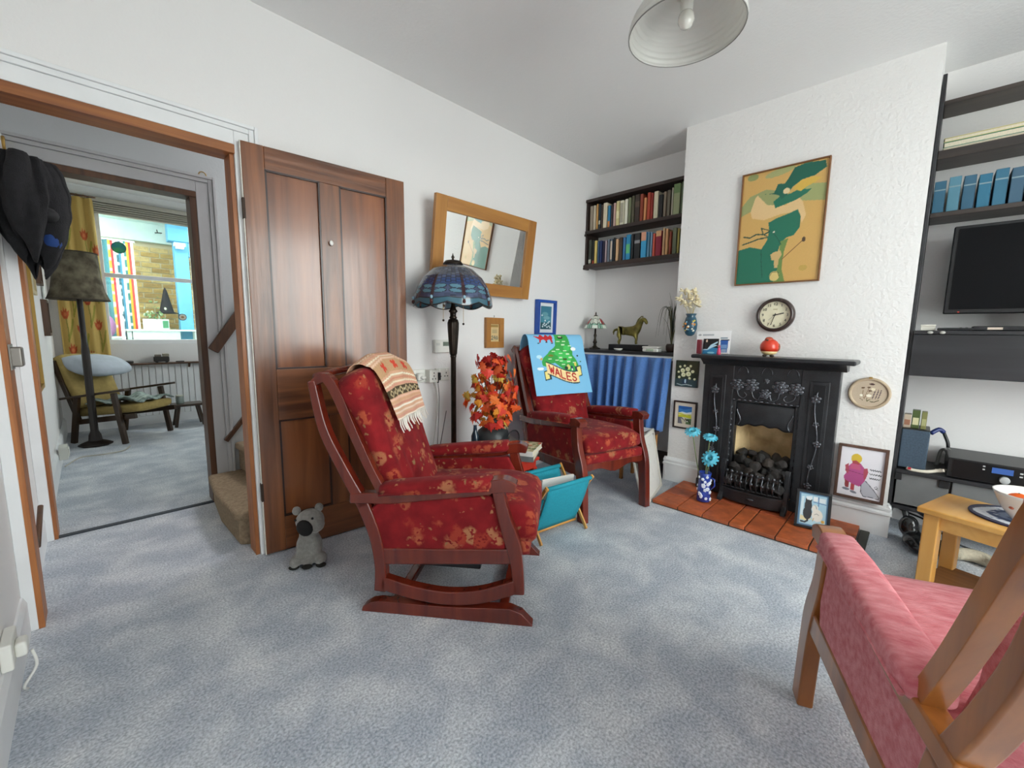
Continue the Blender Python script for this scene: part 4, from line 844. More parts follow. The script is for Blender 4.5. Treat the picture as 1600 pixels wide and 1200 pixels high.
# ------------------------------------------------------------------ left alcove: bookshelf and books
bs = thing('alcove_bookshelf', 'dark wooden wall shelves full of books in the left alcove', 'bookshelf', (-.1, -.476, 1.72))
def sb(nm, x0, x1, y0, y1, z0, z1, bev=.003): return B().box(x0+.1, x1+.1, y0+.476, y1+.476, z0-1.72, z1-1.72).build(nm, SHELF, bs, bevel=bev)
sb('shelf_board', -.2, -.001, -.9515, -.002, 2.292, 2.318); sb('shelf_board', -.2, -.001, -.9515, -.002, 2.018, 2.047); sb('shelf_board', -.2, -.001, -.9515, -.002, 1.722, 1.752)
sb('shelf_lip', -.212, -.2, -.9515, -.002, 1.712, 1.745); sb('end_bracket', -.216, -.15, -.028, -.002, 1.705, 1.722); sb('end_bracket', -.21, -.15, -.024, -.002, 2.0, 2.018)
sb('end_panel', -.19, -.002, -.02, -.002, 1.752, 2.018); sb('end_panel', -.19, -.002, -.02, -.002, 2.047, 2.292)
PAGE = mat('book_pages', 'd9cfb8', .9, var=.08, scale=80, stretch=(.1, 6, 1))
ORD = ['first', 'second', 'third', 'fourth', 'fifth', 'sixth', 'seventh', 'eighth', 'ninth', 'tenth', 'eleventh', 'twelfth', 'thirteenth', 'fourteenth', 'fifteenth', 'sixteenth', 'seventeenth', 'eighteenth', 'nineteenth', 'twentieth', 'twenty-first', 'twenty-second', 'twenty-third', 'twenty-fourth', 'twenty-fifth', 'twenty-sixth', 'twenty-seventh', 'twenty-eighth']
def book(label, x, y, z, w_, h, d, col, band=None, lean=0, group=None, title=None):
    """spine towards -x; w_ along y"""
    t = thing('book', label, 'book', (x, y, z), 0, group); t.rotation_euler = (math.radians(lean), 0, 0); c = K(col, .55)
    b = B().box(0, d, -w_/2, -w_/2+.002, 0, h).box(0, d, w_/2-.002, w_/2, 0, h).box(0, .003, -w_/2+.002, w_/2-.002, 0, h); b.build('cover', c, t, bevel=.0012)
    B().box(.004, d-.004, -w_/2+.0025, w_/2-.0025, .003, h-.003).build('pages', PAGE, t)
    if band: B().box(-.0006, .0, -w_/2+.0005, w_/2-.0005, h*band[1], h*band[2]).build('spine_band', K(band[0], .55), t)
    if title: B().box(-.0007, .0, -w_*.22, w_*.22, h*.45, h*.8).build('spine_title', K(title, .55), t)
    return t
UP = [('a89a88', .03, .215, 'tan'), ('c6baa4', .02, .213, 'pale buff'), ('d2a05e', .013, .222, 'orange cream'), ('20303a', .018, .215, 'dark teal'), ('4a3a30', .012, .205, 'slim brown'), ('d8ccb2', .034, .215, 'thick cream'), ('2f7fa8', .022, .185, 'blue'), ('3a2f33', .018, .19, 'charcoal'), ('c9a8a0', .016, .195, 'pale pink'), ('d9cd96', .03, .205, 'pale yellow'), ('e0dcc6', .032, .20, 'white'), ('e6e3d2', .024, .205, 'ivory'), ('72765a', .02, .21, 'olive'), ('5a5644', .02, .22, 'dark olive'), ('3a2d26', .04, .222, 'thick dark brown'), ('8a3c28', .024, .215, 'red brown'), ('d2905e', .018, .18, 'orange', ), ('b44a34', .024, .215, 'brick red'), ('9c342c', .014, .205, 'slim red'), ('d6ceb2', .034, .21, 'tall cream'), ('1c1c1e', .03, .175, 'black'), ('8a7c6a', .02, .19, 'grey brown'), ('6e6656', .022, .195, 'dull brown'), ('d8d2c4', .008, .21, 'slim white'), ('9aa27c', .05, .228, 'wide green and tan'), ('5e6c52', .03, .235, 'moss green')]
BAND = {6: ('c97a3a', .0, .3), 24: ('6f8a5a', .7, 1.), 9: ('efe6b8', .3, .6), 14: ('5a4a3c', .55, .75), 3: ('c8bca0', .2, .35), 10: ('a8a290', .1, .9)}
def shelf_row(rows, bands, y0, y1, z, lab, grp, leans={}):
    tot = sum(r_[1] for r_ in rows); gap = ((y0-y1)-tot)/len(rows); y = y0
    for i, r_ in enumerate(rows):
        y -= r_[1]/2+gap/2
        book('%s book, %s from the left on the %s' % (r_[3], ORD[i], lab), -.178+random.uniform(-.006, .006), y, z+.0008, r_[1], r_[2], .125, r_[0], bands.get(i), leans.get(i, 0), grp)
        y -= r_[1]/2+gap/2
shelf_row(UP, BAND, -.03, -.90, 2.047, 'upper alcove shelf', 'books on the upper alcove shelf')
LOW = [('3c4138', .026, .215, 'dark green'), ('1f211e', .018, .21, 'black'), ('d8c070', .02, .20, 'yellow'), ('35557a', .012, .195, 'slim blue'), ('2c3a6a', .016, .195, 'navy'), ('2a2440', .014, .19, 'purple black'), ('ad98a0', .014, .19, 'mauve'), ('6a7484', .022, .195, 'slate'), ('54606e', .018, .195, 'blue grey'), ('1c2026', .016, .2, 'jet'), ('d8b088', .018, .185, 'peach'), ('4a382c', .026, .195, 'brown'), ('3a7ab0', .024, .19, 'mid blue'), ('2a8ab8', .036, .205, 'teal and green'), ('24262a', .018, .205, 'slim black'), ('1e2024', .05, .205, 'thick black'), ('3a9ac8', .044, .205, 'peach and sky blue'), ('5a86a0', .016, .2, 'grey blue'), ('7a9ab8', .012, .195, 'pale blue'), ('c85a48', .016, .18, 'coral'), ('8e2038', .044, .195, 'wide crimson'), ('d8b48a', .014, .21, 'sand'), ('d0a070', .018, .2, 'amber'), ('9a4a38', .014, .175, 'rust'), ('6a7058', .03, .2, 'sage'), ('a89a50', .014, .19, 'mustard'), ('3a3a36', .018, .2, 'charcoal grey')]
shelf_row(LOW, {13: ('62b87a', .25, .62), 16: ('e0a486', .66, 1.), 20: ('d8a878', .78, 1.), 15: ('8a8c90', .6, .72), 0: ('c8c8b8', .05, .2), 1: ('b84a38', .0, .15), 8: ('c8b8a8', .1, .9)}, -.03, -.90, 1.752, 'lower alcove shelf', 'books on the lower alcove shelf')

# ------------------------------------------------------------------ left alcove: curtained cupboard and what stands on it
cb = thing('alcove_cupboard', 'low alcove cupboard with dark worktop behind the blue curtain', 'cupboard', (-.17, -.476, 0))
def cbx(nm, x0, x1, y0, y1, z0, z1, m_, bev=.003): return B().box(x0+.17, x1+.17, y0+.476, y1+.476, z0, z1).build(nm, m_, cb, bevel=bev)
cbx('worktop', -.335, -.001, -.951, -.002, .96, .985, BLACKW); cbx('front_rail', -.325, -.305, -.951, -.002, .925, .96, TRIM); cbx('side_panel', -.3, -.001, -.951, -.935, .19, .96, TRIM); cbx('side_panel', -.3, -.001, -.02, -.026, .19, .96, TRIM); cbx('floor_board', -.3, -.001, -.934, -.027, .10, .115, K('5b5248', .8))
def Scu(u, v):
    y = -.03-.905*u; z = .37+(.945-.37)*v; a = .010+.022*(1-v)**.6
    y += (1-v)*(.055*u-.02); x = -.352+1.2*a*math.sin(u*58+1.6*math.sin(u*11+1))-.012*(1-v)+.006*math.sin(u*90)*v**6
    return (x+.33, y+.476, z-.37+.02*(1-v)*u*0)
cu_ = thing('cupboard_curtain', 'blue gathered curtain hanging below the alcove worktop', 'curtain', (-.33, -.476, .37))
BLUE = mat('blue_cotton', '4f79b8', .85, var=.12, scale=120, sheen=.2)
B().grid(Scu, 220, 14).build('cloth', BLUE, cu_, True, solid=.003)
B().tube([(-.0, -.46, .572), (0, .45, .572)], .004, 6).build('curtain_wire', K('c8c8c4', .4), cu_)
# small leaded lamp
def leaded(parent, nm, prof, n, cols, lines, seg=96, rows=40, rough=.25):
    L = [0]
    for a, c in zip(prof, prof[1:]): L.append(L[-1]+math.dist(a, c))
    def S(u, v):
        q = v*L[-1]
        for i in range(len(L)-1):
            if q <= L[i+1]+1e-9: e = (q-L[i])/(L[i+1]-L[i]); break
        r_ = prof[i][0]+(prof[i+1][0]-prof[i][0])*e; z = prof[i][1]+(prof[i+1][1]-prof[i][1])*e
        z -= n*max(0, .12-v)/.12*abs(math.sin(u*math.pi*8)) if n else 0
        return (r_*math.cos(u*2*math.pi), r_*math.sin(u*2*math.pi), z)
    return printed(nm, S, seg, rows, '3a3a44', [], parent, 1., .002, rough, 0, .4, cols)
tl_ = thing('table_lamp', 'small leaded glass table lamp with red flowers on the alcove worktop', 'lamp', (-.185, -.142, .985))
B().lathe([(.05, 0), (.052, .008), (.03, .016), (.014, .03), (.012, .05), (.02, .06), (.014, .075), (.009, .10), (.014, .125), (.008, .14), (.007, .19)], 20).build('base', BRONZE, tl_, True)
def pat(U, W, col):
    k = 6; ph = (U*k) % 1; d = np.abs(ph-.5)
    col[..., :3] = lin('d9ddd0'); m_ = W < .33; col[m_, :3] = lin('8fb8a2'); m_ = (d < .32) & (W > .26) & (W < .72) & ((np.floor(U*k) % 2) == 0); col[m_, :3] = lin('9c2622')
    m_ = (d < .25) & (W < .22); col[m_, :3] = lin('dfe6da')
    ld = (d > .47) | (np.abs(W-.33+.06*np.sin(U*75)) < .022) | (np.abs(W-.72+.05*np.cos(U*38)) < .02) | ((np.abs(d-.27) < .02) & (W < .7))
    col[ld, :3] = lin('1c1a18')
leaded(tl_, 'lamp_shade', [(.105, .188), (.088, .225), (.055, .268), (.018, .30)], 0, pat, None, 110, 40)
B().lathe([(.02, .298), (.016, .306), (.004, .31), (.007, .322), (.001, .338)], 12).build('finial', BRONZE, tl_, True)
# bronze horse
def skinned(nm, P, E, R, m_, parent, sub=2, loc=None):
    me = bpy.data.meshes.new(nm); me.from_pydata(P, E, []); o = bpy.data.objects.new(nm, me); C.objects.link(o); o.parent = parent; me.materials.append(m_)
    md = o.modifiers.new('skin', 'SKIN'); md.use_smooth_shade = True
    for i, r_ in enumerate(R):
        s = me.skin_vertices[0].data[i]; s.radius = r_ if isinstance(r_, tuple) else (r_, r_); s.use_root = (i == 0)
    md = o.modifiers.new('soft', 'SUBSURF'); md.levels = md.render_levels = sub; return o
hs = thing('horse_statue', 'bronze standing horse statue on a black plinth on the alcove worktop', 'statue', (-.19, -.48, .986))
B().box(-.045, .045, -.165, .165, 0, .05).build('plinth', mat('black_plinth', '141416', .35), hs, bevel=.003)
BRZ = mat('green_gold_bronze', '4f4a22', .38, metal=.55, col2='857a3c', scale=16)
P = [(0, .0, .165), (0, .075, .168), (0, .105, .162), (0, -.06, .168), (0, -.083, .19), (0, -.100, .228), (0, -.118, .258), (0, -.140, .265), (0, -.156, .244), (0, -.165, .220)]
R = [.036, .037, .03, .038, .034, .027, .022, .019, .015, .011]; E_ = [(0, 1), (1, 2), (0, 3), (3, 4), (4, 5), (5, 6), (6, 7), (7, 8), (8, 9)]
for bx, by, pts in ((1, 2, [(.02, .10, .13, .02), (.02, .088, .095, .011), (.02, .102, .06, .009), (.02, .098, .056, .010), (.02, .092, .054, .012)]), (1, 2, [(-.02, .085, .13, .02), (-.02, .07, .095, .011), (-.02, .084, .07, .009), (-.02, .078, .058, .010), (-.02, .072, .054, .012)]),
                    (3, 3, [(.02, -.062, .13, .017), (.02, -.066, .095, .010), (.02, -.064, .07, .008), (.02, -.07, .054, .012)]), (3, 3, [(-.02, -.07, .13, .017), (-.02, -.085, .10, .010), (-.02, -.08, .075, .008), (-.02, -.086, .054, .012)])):
    last = by
    for x, y, z, r_ in pts: P.append((x, y, z)); R.append(r_); E_.append((last, len(P)-1)); last = len(P)-1
skinned('body', P, E_, R, BRZ, hs)
for s in (-1, 1): B().lathe([(.006, 0), (.001, .016)], 8, (s*.009, -.12, .278)).build('ear', BRZ, hs, True)
B().tube([(0, .112, .178), (0, .136, .172), (0, .146, .155), (0, .144, .132)], [.011, .010, .008, .003], 8).build('tail', BRZ, hs, True)
B().loft([[(x, y+o_, z) for x, y, z in ((-.004, 0, 0), (.004, 0, 0), (.004, .012, .004), (-.004, .012, .004))] for o_, z in ()] or [[(-.004, -.07, .222), (.004, -.07, .222), (0, -.062, .228)], [(-.004, -.088, .258), (.004, -.088, .258), (0, -.08, .264)], [(-.003, -.115, .284), (.003, -.115, .284), (0, -.108, .288)]]).build('mane', BRZ, hs, True)
t_ = thing('soap_box', 'white lidded box beside the bronze horse', 'box', (-.28, -.745, .9855)); B().box(-.04, .04, -.065, .065, 0, .03).build('body', WHITEP, t_, bevel=.008, seg=3); B().box(-.043, .043, -.068, .068, .031, .044).build('lid', WHITEP, t_, bevel=.008, seg=3); B().box(-.044, -.0405, -.03, .03, .008, .024).build('label_patch', K('a8b8a0'), t_)
t_ = thing('small_dish', 'tiny white oval dish in front of the horse plinth', 'dish', (-.295, -.448, .9855)); B().lathe([(.026, 0), (.038, .012), (.04, .018), (.035, .018), (.024, .005)], 20, (0, 0, 0), Matrix.Diagonal((.7, 1, 1))).build('bowl', WHITEP, t_, True)
pt = thing('grass_plant', 'wispy dark grass plant in a small pot at the worktop end', 'plant', (-.20, -.865, .9855))
B().lathe([(.03, 0), (.04, .02), (.042, .05), (.034, .066), (.028, .06)], 16).build('pot', mat('brown_pot', '3a2a22', .5), pt, True)
LEAF = K('3c4232', .7); LEAF2 = K('6a6a4a', .7); rr = random.Random(9)
for k in range(34):
    a = rr.uniform(0, 6.28); s = rr.uniform(.02, .17) if k < 26 else rr.uniform(.12, .2); h = rr.uniform(.25, .50) if k < 26 else rr.uniform(.05, .25); dx, dy = s*math.cos(a)*.6, max(-.07, s*math.sin(a)*.8)
    if k < 26: pts = [(0, 0, .05), (dx*.15, dy*.15, h*.4), (dx*.5, dy*.5, h*.8), (dx, dy, h)]
    else: dy = abs(dy); pts = [(0, 0, .05), (dx*.3, dy*.3, .32), (dx*.8, dy*.9, .34), (dx, dy*1.2, h)]
    B().tube(cr(pts, 4), [.0035-.003*q/12 for q in range(13)], 4).build('leaf', LEAF if k % 3 else LEAF2, pt, True)
# little table behind the armchair with a book
t_ = thing('occasional_table', 'small brown table with pale legs half hidden behind the armchair', 'table', (-.50, -.80, 0))
B().box(-.12, .10, -.10, .12, .36, .385).build('table_top', wood('brown_table_top', '3f2a22', '5a3d30', 'y', .4, .2), t_, bevel=.004)
for x in (-.10, .08):
    for y in (-.08, .10): B().box(x-.012, x+.012, y-.012, y+.012, 0, .36).build('leg', OAKZ, t_, bevel=.003)
t_ = thing('white_book', 'thin white book on the little brown table', 'book', (-.52, -.82, .3855)); B().box(-.07, .07, -.05, .05, 0, .004).box(-.07, .07, -.05, .05, .014, .018).build('cover', K('e6e4e0'), t_); B().box(-.066, .066, -.047, .047, .0045, .0135).build('pages', PAGE, t_)
# ------------------------------------------------------------------ back wall: mirror, frames, sockets
mi = thing('wall_mirror', 'oak framed rectangular mirror tilting forward on the back wall', 'mirror', (-1.478, -.045, 1.385))
un, vn = V((1, 0, 0)), V((0, -.1315, .9913)); nn = un.cross(vn)
Lm = lambda a, b_, c: un*a+vn*b_+nn*c
MW, MH, MF = .905, .572, .085
for nm, pl4, m_ in (('frame_stile', (-MW/2, -MW/2+MF, 0, MH), OAKZ), ('frame_stile', (MW/2-MF, MW/2, 0, MH), OAKZ), ('frame_rail', (-MW/2+MF, MW/2-MF, 0, MF), OAK), ('frame_rail', (-MW/2+MF, MW/2-MF, MH-MF, MH), OAK)):
    a0, a1, b0, b1 = pl4; B().prism([(a0, b0), (a1, b0), (a1, b1), (a0, b1)], Lm, 0, .028).build(nm, m_, mi, bevel=.004)
i_ = MF-.004
B().prism([(-MW/2+i_, i_), (MW/2-i_, i_), (MW/2-i_, MH-i_), (-MW/2+i_, MH-i_)], Lm, .004, .014).build('mirror_glass', mat('mirror_silver', 'eef0ee', .01, metal=1.), mi)
cl2 = [('d8bc86', ('r', 0, 0, 1, 1)), ('a8843e', ('r', .05, .82, .95, .96)), ('8a7a5a', ('l', .03, [(.15, .9), (.85, .9)]))]
for q in range(4): cl2.append(('9a8a6a', ('l', .025, [(.25, .72-q*.07), (.78, .72-q*.07)])))
cl2 += [('6e7266', ('l', .05, [(.15, .28), (.3, .33), (.32, .25), (.15, .12), (.36, .12)])), ('6e7266', ('l', .05, [(.5, .32), (.42, .2), (.62, .2)])), ('6e7266', ('l', .05, [(.58, .32), (.58, .1)])), ('6e7266', ('l', .05, [(.78, .32), (.7, .22), (.78, .11), (.88, .2), (.78, .32)]))]
c_ = framed('wooden_calendar', 'small oak framed wooden plaque hung below the mirror', 'picture', (-1.42, -.002, 1.012), (.18, 0, 0), (0, 0, .221), .046, .024, OAKZ, 'd8bc86', cl2, 40)
B().tube([(.0, -.006, .222), (.004, -.008, .232), (0, -.01, .238), (-.004, -.008, .232)], .0015, 5).build('hanging_hook', K('4a4a48', .4), c_)
bl = [('3c7f96', ('r', 0, .5, 1, 1)), ('4a92a6', ('r', 0, .3, 1, .55)), ('2a5a66', ('r', 0, 0, 1, .3)), ('7ab0bc', ('e', .55, .5, .3, .08)), ('6aa2ae', ('e', .4, .65, .3, .1))]
for x, y in ((.2, .12), (.42, .16), (.62, .1), (.8, .14), (.35, .26), (.7, .28), (.55, .22), (.8, .34), (.42, .38), (.12, .6), (.25, .2), (.9, .08)): bl.append(('e2eef0', ('e', x, y, .07, .035)))
framed('blue_frame', 'blue box frame with white flowers on teal, above the draped armchair', 'picture', (-.872, -.002, 1.107), (.236, 0, 0), (-.0, -.006, .29), .022, .042, mat('blue_frame_paint', '1f4fa8', .4, var=.1, scale=20), '3c7f96', bl, 50, K('eceef0'), .028)
ts = thing('thermostat', 'white wall thermostat with small screen behind the floor lamp', 'thermostat', (-1.803, -.002, .988))
B().box(-.068, .068, -.028, 0, 0, .086).build('housing', WHITEP, ts, bevel=.006, seg=3); B().box(-.005, .05, -.0295, -.028, .045, .072).build('screen', K('6f7a6c', .3), ts); B().box(-.056, -.03, -.031, -.028, .05, .066).build('button', K('cfcfca'), ts, bevel=.002)
def socket(label, x, w_, gangs):
    t = thing('wall_socket', label, 'socket', (x, -.001, .80), 0, 'white wall sockets behind the rocking chair')
    fpl = B().box(-w_/2, w_/2, -.010, 0, 0, .086).build('face_plate', WHITEP, t, bevel=.004, seg=3)
    for gx in gangs:
        for dx, dz, a, c in ((0, .052, .003, .005), (-.011, .03, .005, .003), (.011, .03, .005, .003)): B().box(gx+dx-a, gx+dx+a, -.0106, -.0095, dz-c, dz+c).build('pin_hole', K('2a2a2a'), fpl)
        B().box(gx-.006, gx+.006, -.013, -.01, .066, .08).build('rocker_switch', K('f0efe8', .4), fpl, bevel=.002)
    return t
socket('white wall socket nearest the brown door, holding a plug', -1.985, .115, (-.03,)); socket('white wall socket half behind the floor lamp pole', -1.80, .115, (-.025, .03))
t_ = thing('white_plug', 'white plug pushed into the socket nearest the brown door', 'plug', (-1.985, -.0125, .815)); B().box(-.024, .024, -.03, 0, 0, .05).build('body', WHITEP, t_, bevel=.01, seg=3); B().ball((.01, -.034, .02), (.02, .018, .014), 10).build('cord_grip', WHITEP, t_, True)
t_ = thing('socket_adaptor', 'boxy white socket adaptor between the two wall sockets', 'adaptor', (-1.905, -.002, .80)); B().box(-.032, .032, -.062, 0, 0, .082).build('body', WHITEP, t_, bevel=.006, seg=3)
for dx, dz in ((0, .062), (-.011, .024), (.011, .024), (0, .042)): B().box(dx-.003, dx+.003, -.0626, -.0615, dz-.005, dz+.005).build('pin_hole', K('2a2a2a'), t_)
t_ = thing('black_plug', 'small black charger plug beside the white adaptor', 'plug', (-1.864, -.0125, .812)); B().box(-.008+.0, .016, -.05, 0, 0, .05).build('body', BLACKP, t_, bevel=.005); B().lathe([(.008, 0), (.005, -.02)], 8, (.004, -.03, 0)).build('cord_grip', BLACKP, t_)
CORD = K('c4c2bc', .5)
tag(B().tube(cr([(-1.895, -.05, .80), (-1.875, -.045, .74), (-1.865, -.04, .62), (-1.90, -.045, .42), (-1.95, -.06, .2), (-1.99, -.08, .008)], 6), .003, 6).build('adaptor_lead', CORD, smooth=True), 'white cord dropping from the socket adaptor', 'cord')
tag(B().tube(cr([(-1.862, -.045, .79), (-1.85, -.04, .70), (-1.855, -.035, .5), (-1.87, -.04, .3), (-1.85, -.06, .12), (-1.84, -.09, .008)], 6), .0028, 6).build('charger_lead', K('7a7a78', .5), smooth=True), 'thin grey cord dropping from the black charger plug', 'cord')
tag(B().tube(cr([(-1.80, -.05, .60), (-1.83, -.045, .45), (-1.87, -.05, .28), (-1.89, -.07, .1), (-1.90, -.1, .008)], 6), .0028, 6).build('lamp_lead', K('4a4a48', .5), smooth=True), 'dark lamp cord slanting down behind the floor lamp pole', 'cord')

# ------------------------------------------------------------------ tall leaded floor lamp
fl = thing('floor_lamp', 'tall bronze floor lamp with blue dragonfly leaded glass shade', 'lamp', (-1.892, -.25, 0))
B().lathe([(.14, 0), (.145, .012), (.12, .024), (.06, .034), (.03, .06), (.018, .075)], 28).build('base', BRONZE, fl, True)
B().lathe([(.0165, .07), (.0165, .97), (.019, .975), (.019, .985)], 14).build('pole', BRONZE, fl, True)
B().lathe([(.017, .985), (.021, .995), (.026, 1.06), (.031, 1.14), (.032, 1.18), (.026, 1.20), (.016, 1.206)], 32, wob=lambda t, z: 1+.09*math.cos(t*10)).build('fluted_urn', BRONZE, fl, True)
B().lathe([(.02, 1.205), (.024, 1.212), (.018, 1.222), (.019, 1.24), (.028, 1.25), (.018, 1.262), (.012, 1.285), (.012, 1.52)], 18).build('collar', BRONZE, fl, True)
def drag(U, W, col):
    rs = np.random.RandomState(1); k = 8; ph = (U*k) % 1; x = ph-.5
    base = np.array(lin('3a3f52')); col[..., :3] = base
    cell = (np.floor(U*44).astype(int)*7+np.floor(W*15+.5*(np.floor(U*44) % 2)).astype(int)*13) % 23; tint = rs.rand(23)[cell]
    col[..., :3] = np.array(lin('2b3348'))*(1-tint[..., None])+np.array(lin('4c5878'))*tint[..., None]
    up_ = W > .54; col[up_, :3] = (np.array(lin('3a3d4a'))*(1-tint[..., None])+np.array(lin('5a6070'))*tint[..., None])[up_]
    mid = (W < .46) & (W > .30); col[mid, :3] = (np.array(lin('2a4478'))*(1-tint[..., None])+np.array(lin('30446e'))*tint[..., None])[mid]
    for wz, ww in ((.29, .040), (.20, .036)):
        wing = ((np.abs(x)-.25)/.21)**2+((W-wz-.05*(np.abs(x)-.2))/ww)**2 < 1; col[wing, :3] = lin('557f92')
        edge = np.abs(((np.abs(x)-.25)/.21)**2+((W-wz-.05*(np.abs(x)-.2))/ww)**2-1) < .16; col[edge, :3] = lin('16181c')
    body = (np.abs(x) < .05) & (W < .58) & (W > .12); col[body, :3] = lin('3a1e22')
    low = (W < .085); col[low, :3] = lin('3a6678'); low = (W < .085) & (np.abs(x) < .06); col[low, :3] = lin('20242a')
    ln_ = (((U*44) % 1) < .1) | (((W*15+.5*(np.floor(U*44) % 2)) % 1) < .12); ln_ &= (W > .36); col[ln_, :3] = lin('14161a')
    ln_ = (np.abs(W-.09) < .010) | (W < .015); col[ln_, :3] = lin('14161a')
shd = leaded(fl, 'lamp_shade', [(.237, 1.292), (.232, 1.325), (.212, 1.385), (.175, 1.445), (.12, 1.495), (.055, 1.522)], .022, drag, None, 352, 90, .2)
for k in range(8):
    a = (k+.5)*math.pi/4; B().ball((.236*math.cos(a), .236*math.sin(a), 1.318), (.008, .008, .011), 8).build('glass_bead', K('8fb2c4', .1), shd, True)
    B().ball((.237*math.cos(a), .237*math.sin(a), 1.296), (.009, .009, .012), 8).build('dragonfly_head', K('4a1f1c', .3), shd, True)
B().lathe([(.058, 1.52), (.06, 1.528), (.045, 1.545), (.008, 1.548), (.006, 1.56), (.011, 1.566), (.004, 1.578), (.001, 1.59)], 20).build('cap', BRONZE, fl, True)
for dx, dy, l in ((-.05, .03, .14), (.055, -.03, .16)):
    b = B().tube([(dx, dy, 1.34), (dx, dy, 1.34-l)], .0012, 5); b.build('pull_chain', BRASS, fl); B().ball((dx, dy, 1.335-l), .007, 8).build('pull_knob', BRONZE, fl, True)

# ------------------------------------------------------------------ red side table and what is on it
rt_ = thing('red_side_table', 'low red painted side table between the two floral chairs', 'table', (-1.795, -.475, 0))
REDP = mat('red_table_paint', 'b8301f', .4, var=.1, scale=12)
B().box(-.165, .165, -.26, .26, .38, .40).build('table_top', REDP, rt_, bevel=.004)
for x, y in ((-.14, -.235), (.14, -.235), (-.14, .235), (.14, .235)): B().box(x-.016, x+.016, y-.016, y+.016, 0, .34).build('leg', REDP, rt_, bevel=.003)
B().box(-.15, .15, -.245, -.225, .335, .38).build('apron', REDP, rt_); B().box(-.15, .15, .225, .245, .335, .38).build('apron', REDP, rt_); B().box(-.15, -.13, -.225, .225, .335, .38).build('apron', REDP, rt_); B().box(.13, .15, -.225, .225, .335, .38).build('apron', REDP, rt_)
def flatbook(label, loc0, rz, w_, d, h, col, top=None):
    t = thing('book', label, 'book', loc0, rz); c = K(col, .5)
    B().box(-w_/2, w_/2, -d/2, d/2, 0, .003).box(-w_/2, w_/2, -d/2, d/2, h-.003, h).box(-w_/2, -w_/2+.003, -d/2, d/2, .003, h-.003).build('cover', c, t); B().box(-w_/2+.004, w_/2-.003, -d/2+.003, d/2-.003, .0035, h-.0035).build('pages', PAGE, t)
    if top: printed('cover_print', flat((-w_/2, -d/2, h+.0012), (w_, 0, 0), (0, d, 0)), 40, 40, top[0], top[1], t, 1, .0008, .5)
    return t
rr = random.Random(3)
flatbook('grey book under the patterned book on the red side table', (-1.70, -.665, .4005), .55, .20, .16, .035, '6d7172')
flatbook('white edged book with a patterned cover on top of the red table books', (-1.70, -.67, .436), .45, .21, .17, .03, 'dcdcd8', ('b8b08a', [((('6a7a4a', 'c0563a', '8a8a5a', 'd8d0b0')[k % 4]), ('e', rr.random(), rr.random(), .09, .07)) for k in range(40)]))
mv = thing('leaf_vase', 'dark grey gourd shaped vase holding the autumn leaves', 'vase', (-1.715, -.42, .401))
B().lathe([(.06, 0), (.09, .02), (.105, .065), (.095, .115), (.06, .145), (.042, .155), (.045, .175), (.034, .20), (.028, .20), (.03, .17)], 24).build('body', mat('dark_pewter_glaze', '2f3335', .45, var=.3, scale=9), mv, True)
ml = thing('maple_bouquet', 'bunch of red and orange artificial maple leaves in the dark vase', 'artificial leaves', (-1.715, -.42, .585))
cols = [K(c, .6) for c in ('cf3420', 'e05a22', 'b0241e', 'ea982e', 'e0702a', '96201e', 'd4b04a', 'c85426')]
lf2 = []
half = [(0, -.30), (.16, -.42), (.42, -.40), (.36, -.22), (.62, -.18), (.95, .0), (.70, .12), (.82, .34), (.52, .30), (.44, .36), (.40, .62), (.22, .50), (0, 1.0)]
outline = half+[(-x, y) for x, y in half[1:-1]][::-1]
for c in cols:
    b = B(); vs_ = [(0, .1, .06)]+[(x, y, -.18*abs(x)-.05*y*y) for x, y in outline]; n_ = len(outline)
    b.add(vs_, [(0, 1+i, 1+(i+1) % n_) for i in range(n_)]); me = b.mesh('leaf'); me.materials.append(c); lf2.append(me)
rr = random.Random(21)
for k in range(200):
    if k < 9: a, el = k*.7, 1; P0 = V((.10*math.cos(a)+(-.03 if k < 5 else .02), .07*math.sin(a), rr.uniform(.36, .44)))
    else:
        a = rr.uniform(0, 6.283); z = rr.uniform(-.02, .38); r_ = (.07+.10*math.sin(math.pi*min(1, (z+.10)/.50)))*rr.uniform(.4, 1.05); P0 = V((r_*math.cos(a), r_*math.sin(a), z))
    out = V((P0.x, P0.y, rr.uniform(-.02, .1)-.04)).normalized(); o = bpy.data.objects.new('leaf', lf2[rr.choice((0, 0, 1, 1, 2, 3, 3, 4, 4, 6, 7)) if P0.z < .3 else rr.choice((0, 2, 5, 7, 1))]); C.objects.link(o); o.parent = ml; o.location = P0
    o.rotation_mode = 'QUATERNION'; o.rotation_quaternion = out.to_track_quat('Z', 'Y') @ Euler((rr.uniform(-.6, .6), rr.uniform(-.6, .6), rr.uniform(2.2, 4.1))).to_quaternion(); s = rr.uniform(.036, .052); o.scale = (s, s, s)
for k in range(10):
    a = k*.63; tp = V((.08*math.cos(a), .08*math.sin(a), rr.uniform(.2, .42))); B().tube(cr([(.008*math.cos(a), .008*math.sin(a), -.10), (.02*math.cos(a), .02*math.sin(a), .08), tuple(tp)], 4), .0022, 5).build('twig', K('5a4030', .7), ml)
t_ = thing('dark_bottle', 'slim dark blue bottle beside the leaf vase', 'bottle', (-1.845, -.40, .401)); B().lathe([(.022, 0), (.024, .01), (.024, .10), (.012, .13), (.010, .16), (.012, .165)], 16).build('body', mat('dark_blue_glass', '1c2c3a', .15, coat=.4), t_, True)
